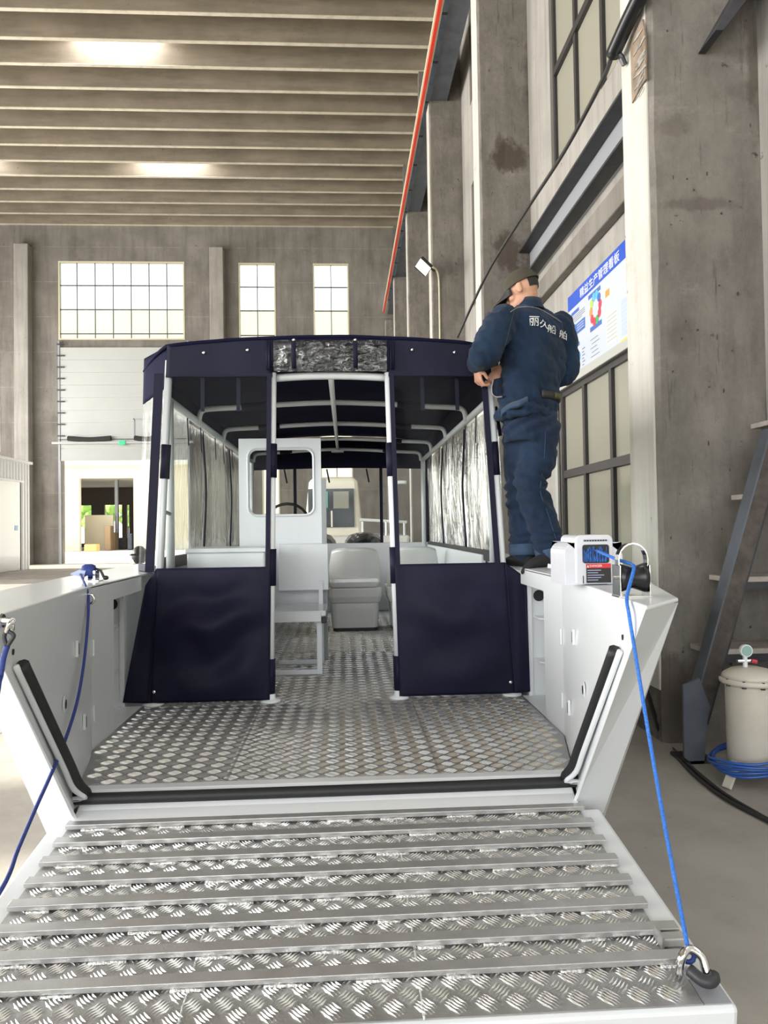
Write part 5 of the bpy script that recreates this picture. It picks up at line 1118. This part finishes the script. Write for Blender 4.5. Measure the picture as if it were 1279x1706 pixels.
# --- body: one continuous skin with head, neck, arms, hands and legs
HC = J(869, 484, .0); HM = Matrix.Rotation(R(60), 3, 'Z') @ Matrix.Rotation(R(-24), 3, 'X')
def H(x, y, z): return HC + HM @ Vector((x, y, z))
bd = MB()
def hb_(c, r): bd.ball(H(*c), r, 20, 14, HM)
hb_((0, -.008, .022), (.074, .093, .098)); hb_((0, .028, -.052), (.056, .066, .062)); hb_((0, .06, -.088), (.026, .028, .022)); hb_((0, .094, -.018), (.011, .016, .014)); hb_((0, .086, .002), (.009, .010, .026)); hb_((0, .082, -.056), (.022, .012, .008)); hb_((0, .078, .028), (.045, .012, .010))
for sx in (-1, 1): hb_((sx*.042, .058, -.028), (.022, .022, .022)); hb_((sx*.078, -.002, -.008), (.010, .018, .031)); hb_((sx*.082, -.010, .006), (.006, .014, .016))
limb(bd, [H(0, -.02, -.03), neck+Vector((0, 0, .01)), neck+Vector((0, 0, -.07))], [.056, .054, .06])
bd.loft([ell(J(u, v, .02), a*.74, b*.72) for v, u, a, b in rings[1:]] + [ell(J(882, 725, .02), .11, .095)])
limb(bd, [shL, elL, wrL], [.055, .042, .030]); limb(bd, [shR, elR, wrR], [.055, .042, .030])
limb(bd, [hipL, knL, anL+Vector((0, 0, -.04))], [.07, .050, .038]); limb(bd, [hipR, knR, anR+Vector((0, 0, -.04))], [.07, .050, .038])
def hand(w, d, n, side, curl=(35, 45, 30)):
    d = Vector(d).normalized(); n = (Vector(n) - d*Vector(n).dot(d)).normalized(); t = d.cross(n)*side
    M = Matrix((t, d, n)).transposed()
    bd.ball(w+d*.045, (.039, .052, .015), 16, 10, M); bd.ball(w+d*.02+t*.022, (.018, .032, .016), 12, 8, M); limb(bd, [w-d*.02, w+d*.02], [.028, .024], 12)
    for k, (ot, ln) in enumerate(((.030, .070), (.010, .079), (-.010, .074), (-.029, .058))):
        p = w+d*.086+t*ot; pts = [w+d*.06+t*ot*.9, p]; a = 0
        for c, f in zip(curl, (.45, .31, .24)):
            a += R(c + 6*k); p = p + (d*math.cos(a) + n*math.sin(a))*ln*f; pts.append(p)
        bd.tube(pts, [.0098, .0098, .0092, .0085, .0075], 10); bd.ball(pts[-1], .0076, 10, 6)
    p = w+d*.028+t*.034; pts = [w+d*.015+t*.02, p, p+d*.028+t*.020+n*.012, p+d*.052+t*.018+n*.028]; bd.tube(pts, [.013, .0125, .011, .009], 10); bd.ball(pts[-1], .009, 10, 6)
hand(wrL+Vector((-.008, -.01, -.012)), (.10, .10, -1), (1, .35, -.1), 1, (30, 50, 30)); hand(wrR+Vector((-.005, -.05, -.005)), (-.62, -.45, -.55), (-.55, .3, -.8), -1, (28, 40, 25))
bmb = remeshed('body', bd, 'skin', .0052, 2); bo_ = obj('body', bmb, 'skin', wk, smooth=True)
for sx in (-1, 1): obj('eye', MB().ball(H(sx*.031, .072, .008), .012, 10, 8), 'eye_white', bo_, smooth=True); obj('iris', MB().ball(H(sx*.031, .0795, .007), .006, 8, 6), 'hair', bo_, smooth=True)
# hair below the cap, round the back of the head
def hair(u, v):
    a = R(214+112*u); z = -.026+.062*v; k = math.sqrt(max(.05, 1-((z-.022)/.102)**2)); return H(.0775*k*math.cos(a), -.008+.097*k*math.sin(a), z)
obj('hair', MB().sheet(hair, 24, 8), 'hair', wk, smooth=True)
def dome(u, v):
    a = 2*math.pi*u; z = .022+.092*math.sin(v*math.pi/2); k = math.cos(v*math.pi/2)**.75; return H(.0835*k*math.cos(a), -.008+.103*k*math.sin(a), z)
cap_ = obj('cap', MB().sheet(dome, 32, 12), 'cap_olive', wk, smooth=True, solid=.003)
def brim(u, v): a = R(32+116*u); f = 1+.95*v*math.sin(math.pi*u)**.6; return H(.080*math.cos(a)*(1+.04*v), -.008+.100*math.sin(a)*f, .030-.035*v-.020*abs(math.cos(a))**2*v)
obj('brim', MB().sheet(brim, 24, 8), 'hair', cap_, smooth=True, solid=.005); obj('cap_button', MB().ball(H(0, -.008, .115), .007, 8, 6), 'cap_olive', cap_, smooth=True)
obj('cap_band', MB().tube([H(.0845*math.cos(a), -.008+.104*math.sin(a), .024) for a in [k*math.pi/16 for k in range(32)]], .004, 6, closed=True), 'cap_olive', cap_, smooth=True)
# --- cloth shoes
def shoe(an, toe):
    h = Vector((an.x, an.y, GZ+.006)); toe = Vector(toe); d = (toe-h); d.z = 0; L = .25; d.normalize(); rt = Vector((d.y, -d.x, 0)); dz = (toe.z-h.z)
    rg = []
    for t, w, hh in ((-.07, .022, .05), (-.055, .034, .085), (-.02, .040, .105), (.03, .042, .095), (.08, .046, .066), (.12, .044, .05), (.155, .034, .038), (.178, .016, .024)):
        c = h+d*t+Vector((0, 0, dz*max(0, (t-.10)/.08)**2)); rg.append([c+rt*w*math.cos(a)+Vector((0, 0, hh*.5+hh*.5*math.sin(a))) for a in [k*2*math.pi/16 for k in range(16)]])
    o = obj('shoe', MB().loft(rg), 'sock', wk, smooth=True)
shoe(anR+Vector((-.01, -.03, 0)), anR+Vector((-.19, -.07, GZ-.03-anR.z))); shoe(anL, anL+Vector((-.1, .14, 0))-Vector((0, 0, anL.z-GZ-.006)))
